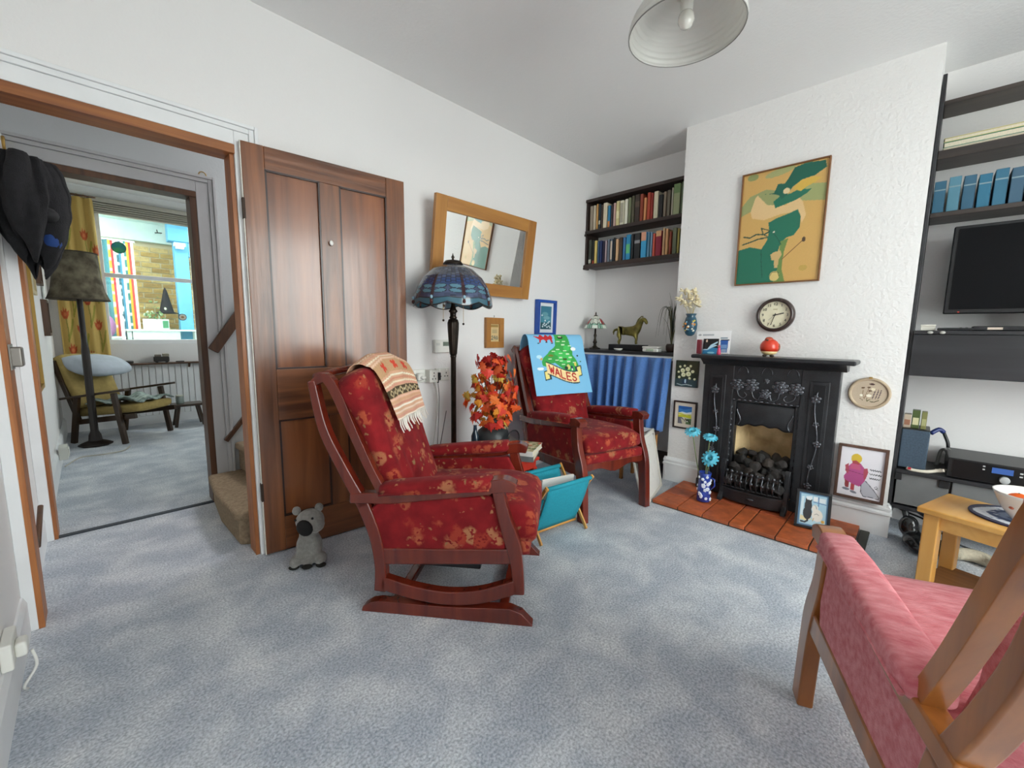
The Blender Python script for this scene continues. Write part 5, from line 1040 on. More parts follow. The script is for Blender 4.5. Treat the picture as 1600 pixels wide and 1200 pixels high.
for lab, x, lean, c in (('pale wooden stick leaning left on the red side table', -1.665, -.05, 'd8c49a'), ('cream wooden stick crossing behind on the red side table', -1.65, -.025, 'c8ae78')):
    tag(B().tube([(x, -.50, .41), (x+lean, -.47, .56)], [.006, .010], 8).build('wooden_stick', K(c, .6), smooth=True), lab, 'stick', 'wooden sticks on the red table')
mg = thing('magnifier', 'round magnifying glass in a black ring stand on the red table', 'magnifier', (-1.675, -.56, .401))
B().tube([(.05*math.cos(t), .0, .085+.05*math.sin(t)) for t in np.linspace(0, 2*math.pi, 25)[:-1]], .004, 6, True).build('rim', BLACKP, mg, True)
B().lathe([(.048, -.001), (.048, .001)], 24, (0, 0, .085), Matrix.Rotation(math.radians(90), 3, 'X')).build('lens', pane_mat('e8eef0', .12), mg)
B().lathe([(.028, 0), (.028, .006), (.006, .012), (.006, .036)], 14).build('stand', BLACKP, mg, True); B().ball((.02, -.012, .05), (.008, .008, .018), 8).build('cream_knob', K('e0d2a0'), mg, True)

# ------------------------------------------------------------------ turquoise magazine rack
mr_ = thing('magazine_rack', 'turquoise canvas magazine rack with pine crossed legs', 'magazine rack', (-1.665, -.875, 0), math.radians(-9))
TQ = mat('turquoise_canvas', '1a93a6', .8, var=.08, scale=120)
RL = .155
def Sr(s): return lambda u, v: (-RL+2*RL*u, s*(.012+.115*v)+(-.010 if s < 0 else .01)*math.sin(math.pi*v), .035+.285*v)
for s in (-1, 1):
    B().grid(Sr(s), 10, 8).build('canvas_side', TQ, mr_, True, solid=.004)
    B().tube([(-RL-.022, s*.128, .322), (RL+.022, s*.128, .322)], .010, 8).build('top_dowel', PINE, mr_, True)
    B().tube([(-RL-.01, s*.014, .034), (RL+.01, s*.014, .034)], .008, 8).build('bottom_dowel', PINE, mr_, True)
    B().tube([(-RL-.005, s*.128, .322), (RL+.005, s*.128, .322)], .0125, 10).build('canvas_hem', TQ, mr_, True)
for e in (-1, 1):
    B().add([(e*RL*.98, -.012, .036), (e*RL*.98, .012, .036), (e*RL*.96, .09, .25), (e*RL*.9, 0, .22), (e*RL*.96, -.09, .25)], [(0, 1, 2, 3), (0, 3, 4)]).build('canvas_end', TQ, mr_, True, solid=.003)
    for s in (-1, 1): B().bar((e*(RL+.016), s*.135, .335), (e*(RL+.016), -s*.10, .005), .02, .011, (1, 0, 0)).build('leg', PINEZ, mr_, bevel=.003)
rr = random.Random(8)
for k, (lab, c) in enumerate((('white magazine slanting in the turquoise rack', 'e0e0dc'), ('pale grey magazine upright in the turquoise rack', 'b4b8ba'))):
    t_ = thing('magazine', lab, 'magazine', (-1.66, -.875+.014*k, .052), 0, 'magazines in the rack'); t_.rotation_euler = (.06-.1*k, .05, math.radians(-9)); h_ = .27-.02*k
    B().box(-.12, .12, -.0045, -.0035, 0, h_).box(-.12, .12, .0035, .0045, 0, h_).box(-.121, -.12, -.0045, .0045, 0, h_).build('cover', K(c, .5), t_); B().box(-.1195, .118, -.0034, .0034, .002, h_-.002).build('pages', PAGE, t_)

# ------------------------------------------------------------------ plush animal by the door
def remeshed(nm, b, m_, parent, vox=.006):
    o = b.build(nm, m_, parent, True); md = o.modifiers.new('blend', 'REMESH'); md.mode = 'VOXEL'; md.voxel_size = vox; md.use_smooth_shade = True
    md = o.modifiers.new('smooth', 'SMOOTH'); md.factor = .5; md.iterations = 6; return o
kp = thing('plush_toy', 'grey plush animal with a big black nose sitting against the door', 'soft toy', (-2.765, -.225, 0), math.radians(-118))
PL = mat('grey_plush', '8f8d88', .95, var=.12, scale=70, bump=.5, bscale=240, sheen=.4)
b = B().ball((0, 0, .075), (.055, .06, .075), 16).ball((.0, 0, .13), (.042, .045, .05), 14).ball((.01, .01, .205), (.058, .066, .058), 16).ball((.035, .035, .195), (.04, .045, .042), 12)
for s in (-1, 1): b.ball((.05, s*.055, .026), (.05, .028, .026), 12); b.ball((.035, s*.03, .07), (.026, .024, .06), 12)
b.ball((.06, 0, .022), (.03, .026, .022), 10)
remeshed('body', b, PL, kp)
B().ball((.072, -.005, .197), (.022, .034, .042), 12, Matrix.Rotation(.5, 3, 'X')).build('nose', K('0c0b0b', .8), kp, True)
for y, z in ((.05, .262), (-.05, .255)): B().ball((-.005, y, z), (.014, .02, .022), 10).build('ear', PL, kp, True)
for y in (.028, -.045): B().ball((.058, y, .235), .006, 8).build('eye', K('0e0e0e', .2), kp, True)
for x, y in ((.088, .06), (.08, -.058), (.09, 0)): B().ball((x, y, .012), (.014, .024, .012), 8).build('paw_sole', K('17150f', .9), kp, True)
# ------------------------------------------------------------------ right alcove: shelves, television, hi-fi
rs_ = thing('alcove_shelving', 'black stained shelving filling the right alcove', 'shelving', (-.15, -2.72, 0))
YE = -3.45
def rsb(nm, x0, x1, y0, y1, z0, z1, m_=BLACKW, bev=.003): return B().box(x0+.15, x1+.15, y0+2.72, y1+2.72, z0, z1).build(nm, m_, rs_, bevel=bev)
rsb('upright', -.31, -.002, Y2-.018, Y2-.002, .06, 2.45); rsb('upright', -.31, -.002, YE, YE+.018, .06, 2.45)
for z0, z1, x in ((2.338, 2.36, -.20), (2.062, 2.106, -.22), (1.766, 1.79, -.22)): rsb('shelf_board', x, -.002, YE+.018, Y2-.018, z0, z1, SHELF2)
rsb('shelf_board', -.335, -.002, YE+.018, Y2-.018, 1.145, 1.165); rsb('deep_fascia', -.33, -.312, YE+.018, Y2-.018, .922, 1.145); rsb('shelf_board', -.31, -.002, YE+.018, Y2-.018, .922, .94)
rsb('shelf_board', -.34, -.002, YE+.018, Y2-.018, .378, .398); rsb('shelf_board', -.33, -.002, YE+.018, Y2-.018, .17, .19)
rsb('drawer_front', -.32, -.30, -2.46, Y2-.025, .20, .375, mat('grey_board', '6b6c6c', .7, var=.12, scale=6)); rsb('drawer_front', -.32, -.30, YE+.03, -2.47, .20, .375, mat('grey_board', '6b6c6c', .7))
rsb('drawer_catch', -.33, -.318, -2.462, -2.42, .335, .374, BLACKP); rsb('shelf_bracket', -.345, -.335, Y2-.045, Y2-.018, .34, .378, BLACKP)
for dy in (-.08, -.125): B().ball((-.19, Y2+dy+2.72, 1.155), (.006, .012, .008), 8).build('steel_catch', K('a8a6a0', .3), rs_, True)
for i in range(13):
    y = Y2-.045-i*.0535; c = ('2f5f78', '4f7f92', '2f5a72', '2a6a86', '2f6680', '3a5a70', '3f7aa0', '2a6494', '2c5a80', '2a5a7a', '35688a', '2f5f78', '2a5270')[i]
    book('blue bound volume, %s from the chimney breast on the right alcove shelf' % ORD[i], -.205, y, 1.7905, .044, .168+.006*((i*5) % 3-1), .13, c, ('7d949c', .70, .74), 0, 'blue bound volumes in the right alcove')
for lab, z, h, c, w_ in (('large white book lying flat, lowest on the upper right shelf', 2.1065, .014, 'd8d2c0', .5), ('large green book lying flat in the middle on the upper right shelf', 2.121, .028, '3f7a5c', .5), ('large yellow edged book lying flat on top on the upper right shelf', 2.1495, .02, 'c8bd84', .48)):
    t_ = thing('flat_book', lab, 'book', (-.10, -2.245-.02-w_/2, z), 0, 'large flat books in the right alcove'); B().box(-.1, .09, -w_/2, w_/2, 0, .003).box(-.1, .09, -w_/2, w_/2, h-.003, h).box(.087, .09, -w_/2, w_/2, .003, h-.003).build('cover', K(c, .5), t_); B().box(-.097, .086, -w_/2+.004, w_/2-.004, .0035, h-.0035).build('pages', PAGE, t_)
tv = thing('television', 'black flat screen television in the right alcove', 'television', (-.17, -2.74, 1.166))
B().box(-.02, .03, -.39, .39, .09, .545).build('casing', mat('tv_black', '131417', .35), tv, bevel=.006); B().box(-.0235, -.02, -.372, .372, .112, .53).build('screen', mat('tv_screen', '08090c', .3, spec=.15), tv); B().box(-.03, .03, -.06, .06, .012, .10).build('neck', BLACKP, tv, bevel=.008); B().box(-.1, .1, -.2, .22, 0, .014).build('stand', BLACKP, tv, bevel=.006)
B().box(-.024, -.0225, .33, .337, .096, .101).build('power_light', mat('power_light', 'e04030', .4), tv)
t_ = thing('media_box', 'slim black media box under the television', 'media player', (-.27, -2.56, 1.166)); B().box(-.04, .05, -.13, .10, 0, .022).build('casing', BLACKP, t_, bevel=.004); B().box(-.0415, -.04, .0, .05, .005, .016).build('display', K('c8b8a8'), t_)
t_ = thing('white_box', 'small white box beside the chimney breast on the television shelf', 'box', (-.26, -2.30, 1.166)); B().box(-.02, .02, -.028, .028, 0, .022).build('base', K('d8d4c8', .6), t_, bevel=.002); B().box(-.022, .022, -.03, .03, .0225, .031).build('lid', K('dcd8cc', .6), t_, bevel=.002)
t_ = thing('remote_control', 'dark remote control lying on the television shelf', 'remote control', (-.29, -2.39, 1.166)); B().box(-.02, .02, -.075, .055, 0, .014).build('body', BLACKP, t_, bevel=.005)
for k in range(6): B().box(-.012+.012*(k % 3)-.003, -.012+.012*(k % 3)+.003, -.03-.02*(k//3)-.004, -.03-.02*(k//3)+.004, .014, .016).build('button', K('6a6a6a'), t_)
sp = thing('speaker', 'blue grey fabric speaker on the hi-fi shelf', 'speaker', (-.20, -2.306, .3985)); B().box(-.085, .09, -.058, .055, 0, .225).build('cabinet', BLACKP, sp, bevel=.004); B().box(-.10, -.085, -.058, .055, .006, .222).build('grille_cloth', mat('blue_grey_cloth', '3e4d5c', .9, var=.15, scale=120), sp, bevel=.006)
for i, (lab, c, c2, w_, h) in enumerate((('cassette box with pale spine nearest the chimney breast', 'b8a894', '9a6a52', .032, .075), ('green cassette box in the middle on the speaker', '4a5a30', 'c8c49a', .034, .10), ('olive cassette box at the right on the speaker', '7a7a4a', 'a8a878', .024, .095))):
    t_ = thing('cassette_box', lab, 'cassette', (-.22, -2.268-.033*i, .624), 0, 'cassettes on the speaker'); B().box(-.03, .03, -w_/2+.001, w_/2-.001, 0, h).build('case', K(c, .4), t_, bevel=.002); B().box(-.0312, -.03, -w_*.35, w_*.35, h*.2, h*.6).build('label_patch', K(c2, .5), t_)
hf = thing('hifi_unit', 'black hi-fi unit with blue display on the lower alcove shelf', 'hi-fi', (-.19, -2.66, .3985))
B().box(-.14, .15, -.215, .218, .006, .108).build('casing', mat('hifi_black', '1b1c1e', .4), hf, bevel=.004); hpn = B().box(-.142, -.14, -.2, .2, .012, .102).build('front_panel', K('0e0f12', .3), hf); B().box(-.1435, -.142, -.005, .065, .062, .09).build('display', mat('blue_display', '3f62a8', .3), hf)
for k in range(4): B().box(-.145, -.142, -.03-.018*(k % 2)-.005, -.03-.018*(k % 2)+.005, .06+.016*(k//2), .066+.016*(k//2)).build('button', K('c8c8c8', .3), hpn)
for k in range(2): B().box(-.145, -.142, .088, .096, .07+.016*k, .076+.016*k).build('button', K('c8c8c8', .3), hpn)
B().lathe([(.018, 0), (.018, .012), (.015, .014)], 18, (-.142, .02, .035), RX).build('volume_knob', K('b0b2b2', .3), hf, True)
for y in (-.18, .18): B().lathe([(.012, 0), (.012, .006)], 10, (-.1, y, 0)).build('foot', BLACKP, hf)
t_ = thing('lead_connector', 'blue and black cable connector draped beside the speaker', 'connector', (-.12, -2.40, .399)); B().tube(cr([(-.02, .03, .19), (0, .0, .215), (.01, -.02, .20)], 4), .012, 8).build('blue_plug', K('1f2f6a', .4), t_, True); B().tube(cr([(.01, -.02, .20), (.0, -.04, .15), (0, -.045, .12)], 4), .008, 8).build('black_sleeve', BLACKP, t_, True); B().tube(cr([(0, -.045, .12), (.02, -.08, .07), (.05, -.05, .03), (.03, .0, .008)], 5), .003, 6).build('lead', K('8a8a86', .5), t_, True)
t_ = thing('white_lead', 'coiled white lead with red tag in front of the speaker', 'lead', (-.32, -2.35, .399)); B().tube(cr([(0, .06, .01), (-.004, .03, .004), (0, -.02, .008), (.01, -.06, .02), (.0, -.085, .03)], 6), .009, 8).build('lead', K('cfc8b8', .6), t_, True); B().box(-.012, -.006, .042, .055, .006, .018).build('red_tag', K('b02030', .5), t_)
for k in range(3): B().tube(cr([(.01, -.05, .014+.006*k), (.02, -.07-.01*k, .03), (.01, -.088, .02+.008*k)], 5), .0025, 5).build('loose_end', K('d8d0b8', .6), t_, True)
t_ = thing('trainer_lead', 'loop of grey headphones lead behind the speaker', 'headphones', (-.12, -2.41, .399)); B().tube(cr([(0, 0, .01), (.02, -.01, .09), (0, -.03, .10), (-.02, -.045, .05), (-.02, -.05, .012)], 6), .008, 8).build('band', K('6a6a68', .4), t_, True)
# under the shelves
b = B().ball((0, .0, .045), (.10, .055, .045), 14).ball((-.06, -.02, .035), (.07, .05, .035), 12).ball((.05, .03, .10), (.05, .045, .06), 12)
t_ = thing('vacuum_head', 'shiny black rounded vacuum head on the carpet under the alcove', 'vacuum cleaner', (-.42, -2.36, 0)); remeshed('shell', b, mat('shiny_black_plastic', '101113', .2, coat=.3), t_, .008); B().tube(cr([(.09, .04, .12), (.14, .06, .20), (.18, .02, .17), (.2, -.05, .12)], 6), .014, 8).build('hose', BLACKP, t_, True); B().box(-.09, -.05, -.045, -.015, .066, .074).build('grey_button', K('b0b0b0', .3), t_, bevel=.002)
b = B().ball((0, 0, .03), (.09, .04, .03), 12).ball((.06, 0, .035), (.045, .036, .035), 10)
t_ = thing('black_shoe', 'black shoe lying beside the pine table leg', 'shoe', (-.44, -2.47, 0), .3); remeshed('upper', b, mat('shiny_black_plastic', '101113', .2), t_, .008); B().box(-.075, -.04, -.012, .012, .052, .058).build('buckle', K('b8b8b8', .3), t_)
t_ = thing('neck_cushion', 'cream horseshoe shaped cushion on the floor behind the pine table', 'cushion', (-.44, -2.575, 0), 0); B().tube([(.055*math.cos(a)*.8, .058*math.sin(a), .035) for a in np.linspace(-2.2, 2.2, 26)], [.012+.02*math.sin(math.pi*i/25)**.5 for i in range(26)], 12).build('cover', mat('cream_fleece', 'c4bba6', .95, var=.1, scale=60, bump=.4, bscale=200), t_, True)
tag(B().tube(cr([(-.1, -2.25, .30), (-.15, -2.255, .16), (-.2, -2.29, .13), (-.24, -2.40, .11), (-.3, -2.5, .05), (-.25, -2.6, .012)], 8), .005, 6).build('black_flex', BLACKP, smooth=True), 'black flex looping down behind the pine table', 'flex')

# ------------------------------------------------------------------ pine table with bowl
pt_ = thing('pine_table', 'small pine side table in front of the right alcove', 'table', (-.853, -2.676, 0), math.radians(-18))
TL, TWd, TZ = .17, .30, .385
B().box(-TL, TL, -TWd, TWd, TZ-.026, TZ).build('table_top', PINE, pt_, bevel=.006, seg=3)
for x in (-TL+.045, TL-.045):
    for y in (-TWd+.045, TWd-.045): B().box(x-.026, x+.026, y-.026, y+.026, 0, TZ-.026).build('leg', PINEZ, pt_, bevel=.006, seg=3)
for s in (-1, 1):
    B().box(-TL+.071, TL-.071, s*(TWd-.045)-.01, s*(TWd-.045)+.01, TZ-.09, TZ-.026).build('apron', PINE, pt_); B().box(s*(TL-.045)-.01, s*(TL-.045)+.01, -TWd+.071, TWd-.071, TZ-.09, TZ-.026).build('apron', PINE, pt_)
B().box(-TL+.03, TL-.03, -TWd+.03, TWd-.03, .028, .044).build('lower_shelf', wood('brown_board', '7a4f28', '8f6136', 'y', .5, .1), pt_)
mt = [('e0e4ea', ('e', .5, .5, .46, .46)), ('28406e', ('e', .5, .5, .32, .32)), ('7f93b4', ('e', .5, .5, .22, .22))]
rr = random.Random(6)
for k in range(60): a = rr.uniform(0, 6.3); r_ = rr.uniform(.05, .44); mt.append((('28406e', '5f78a4', 'c8d2e0')[k % 3], ('e', .5+r_*math.cos(a), .5+r_*math.sin(a), .025, .02)))
t_ = thing('place_mat', 'round blue and white patterned mat under the fruit bowl', 'mat', (-.81, -2.645, TZ+.0008))
def Sm(u, v):
    x, y = 2*u-1, 2*v-1; return (.145*x*math.sqrt(max(0, 1-y*y/2)), .145*y*math.sqrt(max(0, 1-x*x/2)), .005)
printed('mat_face', Sm, 60, 60, '2c2f4a', mt, t_, 1, .004, .5); B().tube([(.145*math.cos(a), .145*math.sin(a), .003) for a in np.linspace(0, 6.2832, 41)[:-1]], .0035, 6, True).build('mat_rim', K('2a2440', .5), t_, True)
bw = thing('fruit_bowl', 'white bowl with red pattern on the blue mat', 'bowl', (-.845, -2.665, TZ+.0065))
bwl = B().lathe([(.045, 0), (.05, .004), (.085, .05), (.108, .105), (.113, .118), (.108, .118), (.08, .052), (.045, .01), (.001, .009)], 32).build('bowl', mat('white_china', 'e8e4de', .2, coat=.4), bw, True)
rr = random.Random(7)
for k in range(9):
    a = 2.4+k*.33; z = rr.uniform(.05, .095); r_ = .085+(z-.05)*.42+.0008; B().ball((r_*math.cos(a), r_*math.sin(a), z), (.004, .009, .006), 6, Matrix.Rotation(a, 3, 'Z')).build('red_motif', K(('b0604a', 'c88a70')[k % 2], .4), bwl, True)
for lab, x, y, z in (('orange at the near side of the white bowl', -.875, -2.645, .066), ('orange at the far right of the white bowl', -.815, -2.71, .066), ('orange at the back left of the white bowl', -.81, -2.63, .064)):
    t_ = thing('orange', lab, 'orange', (x, y, TZ+.0065+z), 0, 'oranges in the bowl'); B().ball((0, 0, 0), .04, 18).build('peel', mat('orange_peel', 'd85a1a', .45, bump=.2, bscale=140), t_, True); B().lathe([(.004, .0385), (.002, .042)], 8).build('stalk', K('5a5a2a'), t_)
# ------------------------------------------------------------------ pendant shade
pd = thing('pendant_shade', 'ribbed frosted white pendant lamp shade hanging from the ceiling', 'lamp', (-1.865, -1.575, 2.20))
FR = bpy.data.materials.new('frosted_shade'); FR.use_nodes = True; t = FR.node_tree; p_ = t.nodes['Principled BSDF']; p_.inputs['Base Color'].default_value = lin('e4e3df')+(1,); p_.inputs['Roughness'].default_value = .3
tr = t.nodes.new('ShaderNodeBsdfTranslucent'); tr.inputs[0].default_value = lin('e8e7e2')+(1,); mx = t.nodes.new('ShaderNodeMixShader'); mx.inputs[0].default_value = .35
t.links.new(p_.outputs[0], mx.inputs[1]); t.links.new(tr.outputs[0], mx.inputs[2]); t.links.new(mx.outputs[0], t.nodes['Material Output'].inputs[0])
prof = []
for i in range(41):
    q = i/40; r_ = .03+.165*math.sin(q*math.pi/2)**.8; prof.append((r_+.0022*math.sin(q*62), .125*(1-q**1.6)))
B().lathe(prof, 48, cap=False).build('glass_shade', FR, pd, True, solid=.003)
B().tube([(.195*math.cos(a), .195*math.sin(a), 0) for a in np.linspace(0, 6.2832, 49)[:-1]], .0022, 6, True).build('rim', K('8d8c88', .4), pd, True)
B().lathe([(.02, .06), (.022, .10), (.022, .15), (.012, .16)], 16).build('lamp_holder', WHITEP, pd, True)
B().lathe([(.001, .012), (.018, .018), (.028, .036), (.026, .056), (.014, .075)], 16).build('bulb', mat('white_bulb', 'e6e4dc', .15, coat=.3), pd, True)
B().tube([(0, 0, .16), (0, 0, .372)], .003, 6).build('flex', WHITEP, pd); B().lathe([(.035, .381), (.033, .362), (.012, .355)], 20).build('ceiling_rose', WHITEP, pd, True)

# ------------------------------------------------------------------ left wall and hall bits
t_ = thing('wall_box', 'white plastic socket box with plug low on the left wall', 'socket', (XL+.001, -.46, .15)); B().box(0, .025, -.06, .06, 0, .08).build('housing', WHITEP, t_, bevel=.005); B().box(.025, .05, -.03, .02, .015, .06).build('plug', WHITEP, t_, bevel=.008, seg=3); B().tube(cr([(.055, .0, .012), (.06, .0, -.04), (.03, .01, -.10), (.03, .06, -.142)], 5), .004, 6).build('lead', WHITEP, t_, True)
t_ = thing('latch_keep', 'grey metal latch keep on the left door jamb', 'latch', (-3.649, .03, 1.02)); B().box(0, .03, -.03, .03, -.035, .035).build('keep_box', mat('grey_metal', '8f8a84', .35, metal=.7), t_, bevel=.006); B().box(0, .004, -.045, .045, -.045, .045).build('keep_plate', mat('grey_metal', '8f8a84', .35, metal=.7), t_)
tag(B().tube([(-3.68, .42, .16), (-3.67, .60, .29)], .010, 8).build('dark_stick', FRAMED, smooth=True), 'short dark stick leaning on the hall skirting', 'stick')
t_ = thing('coat_hook', 'brass hook screwed above the hall door frame', 'hook', (-3.655, YH-.035, 1.975)); B().tube(cr([(0, .008, .03), (0, -.012, .035), (.0, -.02, .01), (0, -.012, -.015), (0, 0.0, -.02)], 5), .006, 8).build('hook', BRASS, t_, True)
# dark coats bunched on the hook
def coat(u, v):
    a = u*2*math.pi; k = math.sin(math.pi*min(1, v*.9+.12))**.5
    r_ = (.03+.085*k)*(1+.22*math.sin(a*3+.6)+.14*math.sin(a*7+v*4)+.07*math.sin(a*13)+.05*math.sin(a*5+v*19)*math.sin(v*11)); z = .27-.42*v-.09*v**3*(.5+.5*math.sin(a*4+.8))-.05*v*math.cos(a-1)
    return (.025+r_*.95*math.cos(a), r_*1.2*math.sin(a), z)
ct_ = thing('hanging_coats', 'bunch of black coats and hats hanging in the hall doorway', 'coats', (-3.625, .76, 1.63))
B().grid(coat, 48, 26).build('black_coat', mat('black_wool', '17171a', .95, var=.3, scale=30, bump=.4, bscale=160), ct_, True, solid=.006)
B().ball((.055, -.085, .10), (.03, .022, .022), 12).build('pink_pompom', K('7a1f3c', .9), ct_, True); B().ball((.09, .0, -.09), (.04, .05, .05), 12).build('blue_scarf', K('1f3f7a', .9), ct_, True); B().ball((.08, -.02, .02), (.05, .08, .04), 12).build('cap_peak', K('141417', .8), ct_, True)
def plain_frame(name, label, y0, y1, z0, z1, m_, face, d=.02):
    t = thing(name, label, 'picture', (XL+.001, (y0+y1)/2, z0), 0, 'frames on the dining room left wall'); h = z1-z0; w_ = (y1-y0)/2; f_ = .025
    B().box(0, d, -w_, w_, 0, f_).build('frame_rail', m_, t); B().box(0, d, -w_, w_, h-f_, h).build('frame_rail', m_, t); B().box(0, d, -w_, -w_+f_, f_, h-f_).build('frame_stile', m_, t); B().box(0, d, w_-f_, w_, f_, h-f_).build('frame_stile', m_, t); B().box(.001, d*.5, -w_+f_*.8, w_-f_*.8, f_*.8, h-f_*.8).build('picture_face', K(face, .4), t)
GOLD = mat('gilt_frame', 'a8843c', .4, metal=.4)
plain_frame('wall_picture', 'tall gilt framed picture on the dining room left wall nearest the door', 1.25, 1.75, .74, 1.80, GOLD, '3a3a34', .03)
plain_frame('wall_picture', 'pale wooden frame beyond the tall gilt picture', 1.95, 2.30, 1.35, 1.85, K('c8b890'), 'b0a488')
plain_frame('wall_picture', 'dark wooden frame high on the dining room left wall', 2.5, 2.8, 1.45, 2.0, FRAMED, '5a4a3a', .035)
plain_frame('wall_picture', 'small dark frame low on the dining room left wall', 2.9, 3.15, 1.05, 1.35, FRAMED, '6a5a48', .035)

# ------------------------------------------------------------------ back room beyond the hall
sl_ = thing('standard_lamp', 'dark wooden standard lamp with flared floral fabric shade in the back room', 'lamp', (-3.475, 3.30, 0))
B().lathe([(.12, 0), (.125, .015), (.10, .03), (.05, .05), (.045, .10), (.03, .14), (.03, .9), (.022, 1.0), (.022, 1.40)], 8).build('post', mat('very_dark_wood', '1d130e', .45), sl_, bevel=.004)
B().lathe([(.205, 1.375), (.175, 1.46), (.155, 1.60), (.148, 1.80)], 32, cap=False, wob=lambda t, z: 1+.012*math.cos(t*12)).build('fabric_shade', mat('floral_shade_cloth', '7d7460', .9, col2='4c4436', scale=14, detail=6), sl_, True, solid=.004)
for r_, z in ((.207, 1.377), (.15, 1.798)): B().tube([(r_*math.cos(a), r_*math.sin(a), z) for a in np.linspace(0, 6.2832, 33)[:-1]], .006, 6, True).build('shade_trim', K('4a4238', .9), sl_, True)
B().ball((0, 0, 1.50), .035, 10).build('bulb', K('d8d8d0', .3), sl_, True)
for s in (0, 1.5708): B().tube([(.147*math.cos(s), .147*math.sin(s), 1.79), (-.147*math.cos(s), -.147*math.sin(s), 1.79)], .003, 5).build('shade_carrier', BRASS, sl_)
B().tube([(0, 0, 1.40), (0, 0, 1.79)], .006, 6).build('carrier_stem', BRASS, sl_)
tag(B().tube(cr([(-3.66, 2.55, .01), (-3.58, 2.7, .03), (-3.52, 2.8, .012), (-3.42, 2.75, .02), (-3.30, 2.85, .008), (-3.25, 3.0, .008)], 8), .006, 6).build('white_flex', K('b0aca0', .6), smooth=True), 'pale flex trailing over the carpet by the standard lamp', 'flex')
t_ = thing('skirting_socket', 'white socket box on the back room skirting', 'socket', (XL+.021, 2.45, .10)); B().box(0, .05, -.07, .07, 0, .10).build('housing', K('c8c8c0', .5), t_, bevel=.005); B().box(.05, .056, -.05, .05, .02, .08).build('face_plate', K('d4d4cc', .5), t_)
# tulip curtain
tul = []
rr = random.Random(12)
pos = [(.30, .86), (.72, .80), (.15, .70), (.55, .64), (.85, .58), (.28, .50), (.62, .44), (.12, .36), (.42, .28), (.8, .30), (.2, .16), (.6, .12), (.05, .90), (.95, .72)]
for x, y in pos:
    c = rr.choice(('b04a2c', 'b8562f', 'a8412a'))
    tul.append(('8a8a3c', ('l', .008, [(x, y-.02), (x+.03, y-.09), (x+.02, y-.16)]))); tul.append(('9a9440', ('l', .016, [(x+.02, y-.15), (x+.10, y-.09), (x+.14, y-.04)])))
    tul.append((c, ('p', [(x-.085, y+.012), (x-.075, y-.012), (x-.04, y-.03), (x+.04, y-.03), (x+.075, y-.010), (x+.085, y+.018), (x+.045, y+.008), (x+.03, y+.03), (x, y+.012), (x-.03, y+.034), (x-.045, y+.008)]))); tul.append(('cf7a4a', ('e', x, y-.008, .03, .012)))
def Sc2(u, v): return (-.19+.335*u+.02*(1-v)*u, .022*math.sin(u*26+.8*math.sin(u*5))*(.7+.3*v), 1.86*v)
cu2 = thing('tulip_curtain', 'yellow curtain printed with orange tulips at the back room window', 'curtain', (-3.445, 4.06, .60))
printed('cloth', Sc2, 110, 200, 'c8aa62', tul, cu2, .4, .003, .85, .05)
B().tube([(-.2, .0, 1.875), (.17, 0, 1.875)], .010, 8).build('curtain_pole', FRAMED, cu2, True)
for k in range(7): B().tube([(-.17+.05*k+.012*math.cos(a), 0, 1.872+.014*math.sin(a)) for a in np.linspace(0, 6.2832, 11)[:-1]], .003, 5, True).build('curtain_ring', BRASS, cu2, True)
bd = thing('window_blind', 'raised cream slatted blind bunched above the back room window', 'blind', (-2.875, 4.10, 2.33))
for k in range(5): B().box(-.43, .43, -.035+.004*(k % 2), .03, .022*k, .022*k+.017).build('slat', K('a9a598', .6), bd, bevel=.004)
B().box(-.45, .45, -.045, .03, .113, .16).build('headrail', K('b4b0a4', .6), bd, bevel=.004)
struct(B().prism([(0, 2.50), (.03, 2.50), (.05, 2.53), (.09, 2.57), (.09, H), (0, H)], lambda u, v, w_: (w_, YB-u, v), XL, -1.0).build('trim_12', TRIM))
# board panelling and shelf under the window
pn = thing('wall_panelling', 'white boarded panelling under the back room window', 'panelling', (-2.6, YB-.002, 0))
for k in range(26): B().box(-.98+.06*k+.002, -.98+.06*k+.056, -.014, 0, .10, .70).build('board', TRIM, pn, bevel=.004)
B().box(-1.0, .6, -.022, 0, .0, .10).build('panel_plinth', TRIM, pn)
ws = thing('window_shelf', 'narrow dark wooden shelf along the panelling', 'shelf', (-2.7, YB-.065, .705)); B().box(-.75, .62, -.05, .06, 0, .018).build('board', FRAMED, ws, bevel=.003)
for x in (-.5, .1, .5): B().prism([(0, 0), (.045, 0), (0, -.05)], lambda u, v, w_: (w_, .045-u, v), x-.01, x+.01).build('bracket', FRAMED, ws)
t_ = thing('toy_lorry', 'small dark model on the window shelf', 'ornament', (-2.86, 4.075, .7235)); B().box(-.07, .07, -.03, .03, .012, .07).build('body', K('2f2a26', .5), t_, bevel=.008); B().box(-.06, .0, -.028, .028, .07, .095).build('cab', K('6a6258', .5), t_, bevel=.006); B().box(.01, .07, -.026, .026, .07, .105).build('load', K('8a8474', .6), t_, bevel=.006)
for x in (-.045, .045): B().lathe([(.014, -.034), (.014, .034)], 12, (x, 0, .014), Matrix.Rotation(math.radians(90), 3, 'X')).build('wheel', BLACKP, t_)
t_ = thing('dark_tin', 'low dark tin on the window shelf', 'tin', (-3.14, 4.075, .7235)); B().lathe([(.035, 0), (.035, .026), (.03, .032), (.01, .034)], 16).build('tin', K('2c2825', .4), t_, True)
tag(B().box(-.04, .04, -.02, .02, 0, .014).build('glasses_case', K('241e1a', .4), bevel=.005, loc=(-2.69, 4.075, .7235)), 'flat dark case at the right of the window shelf', 'case')
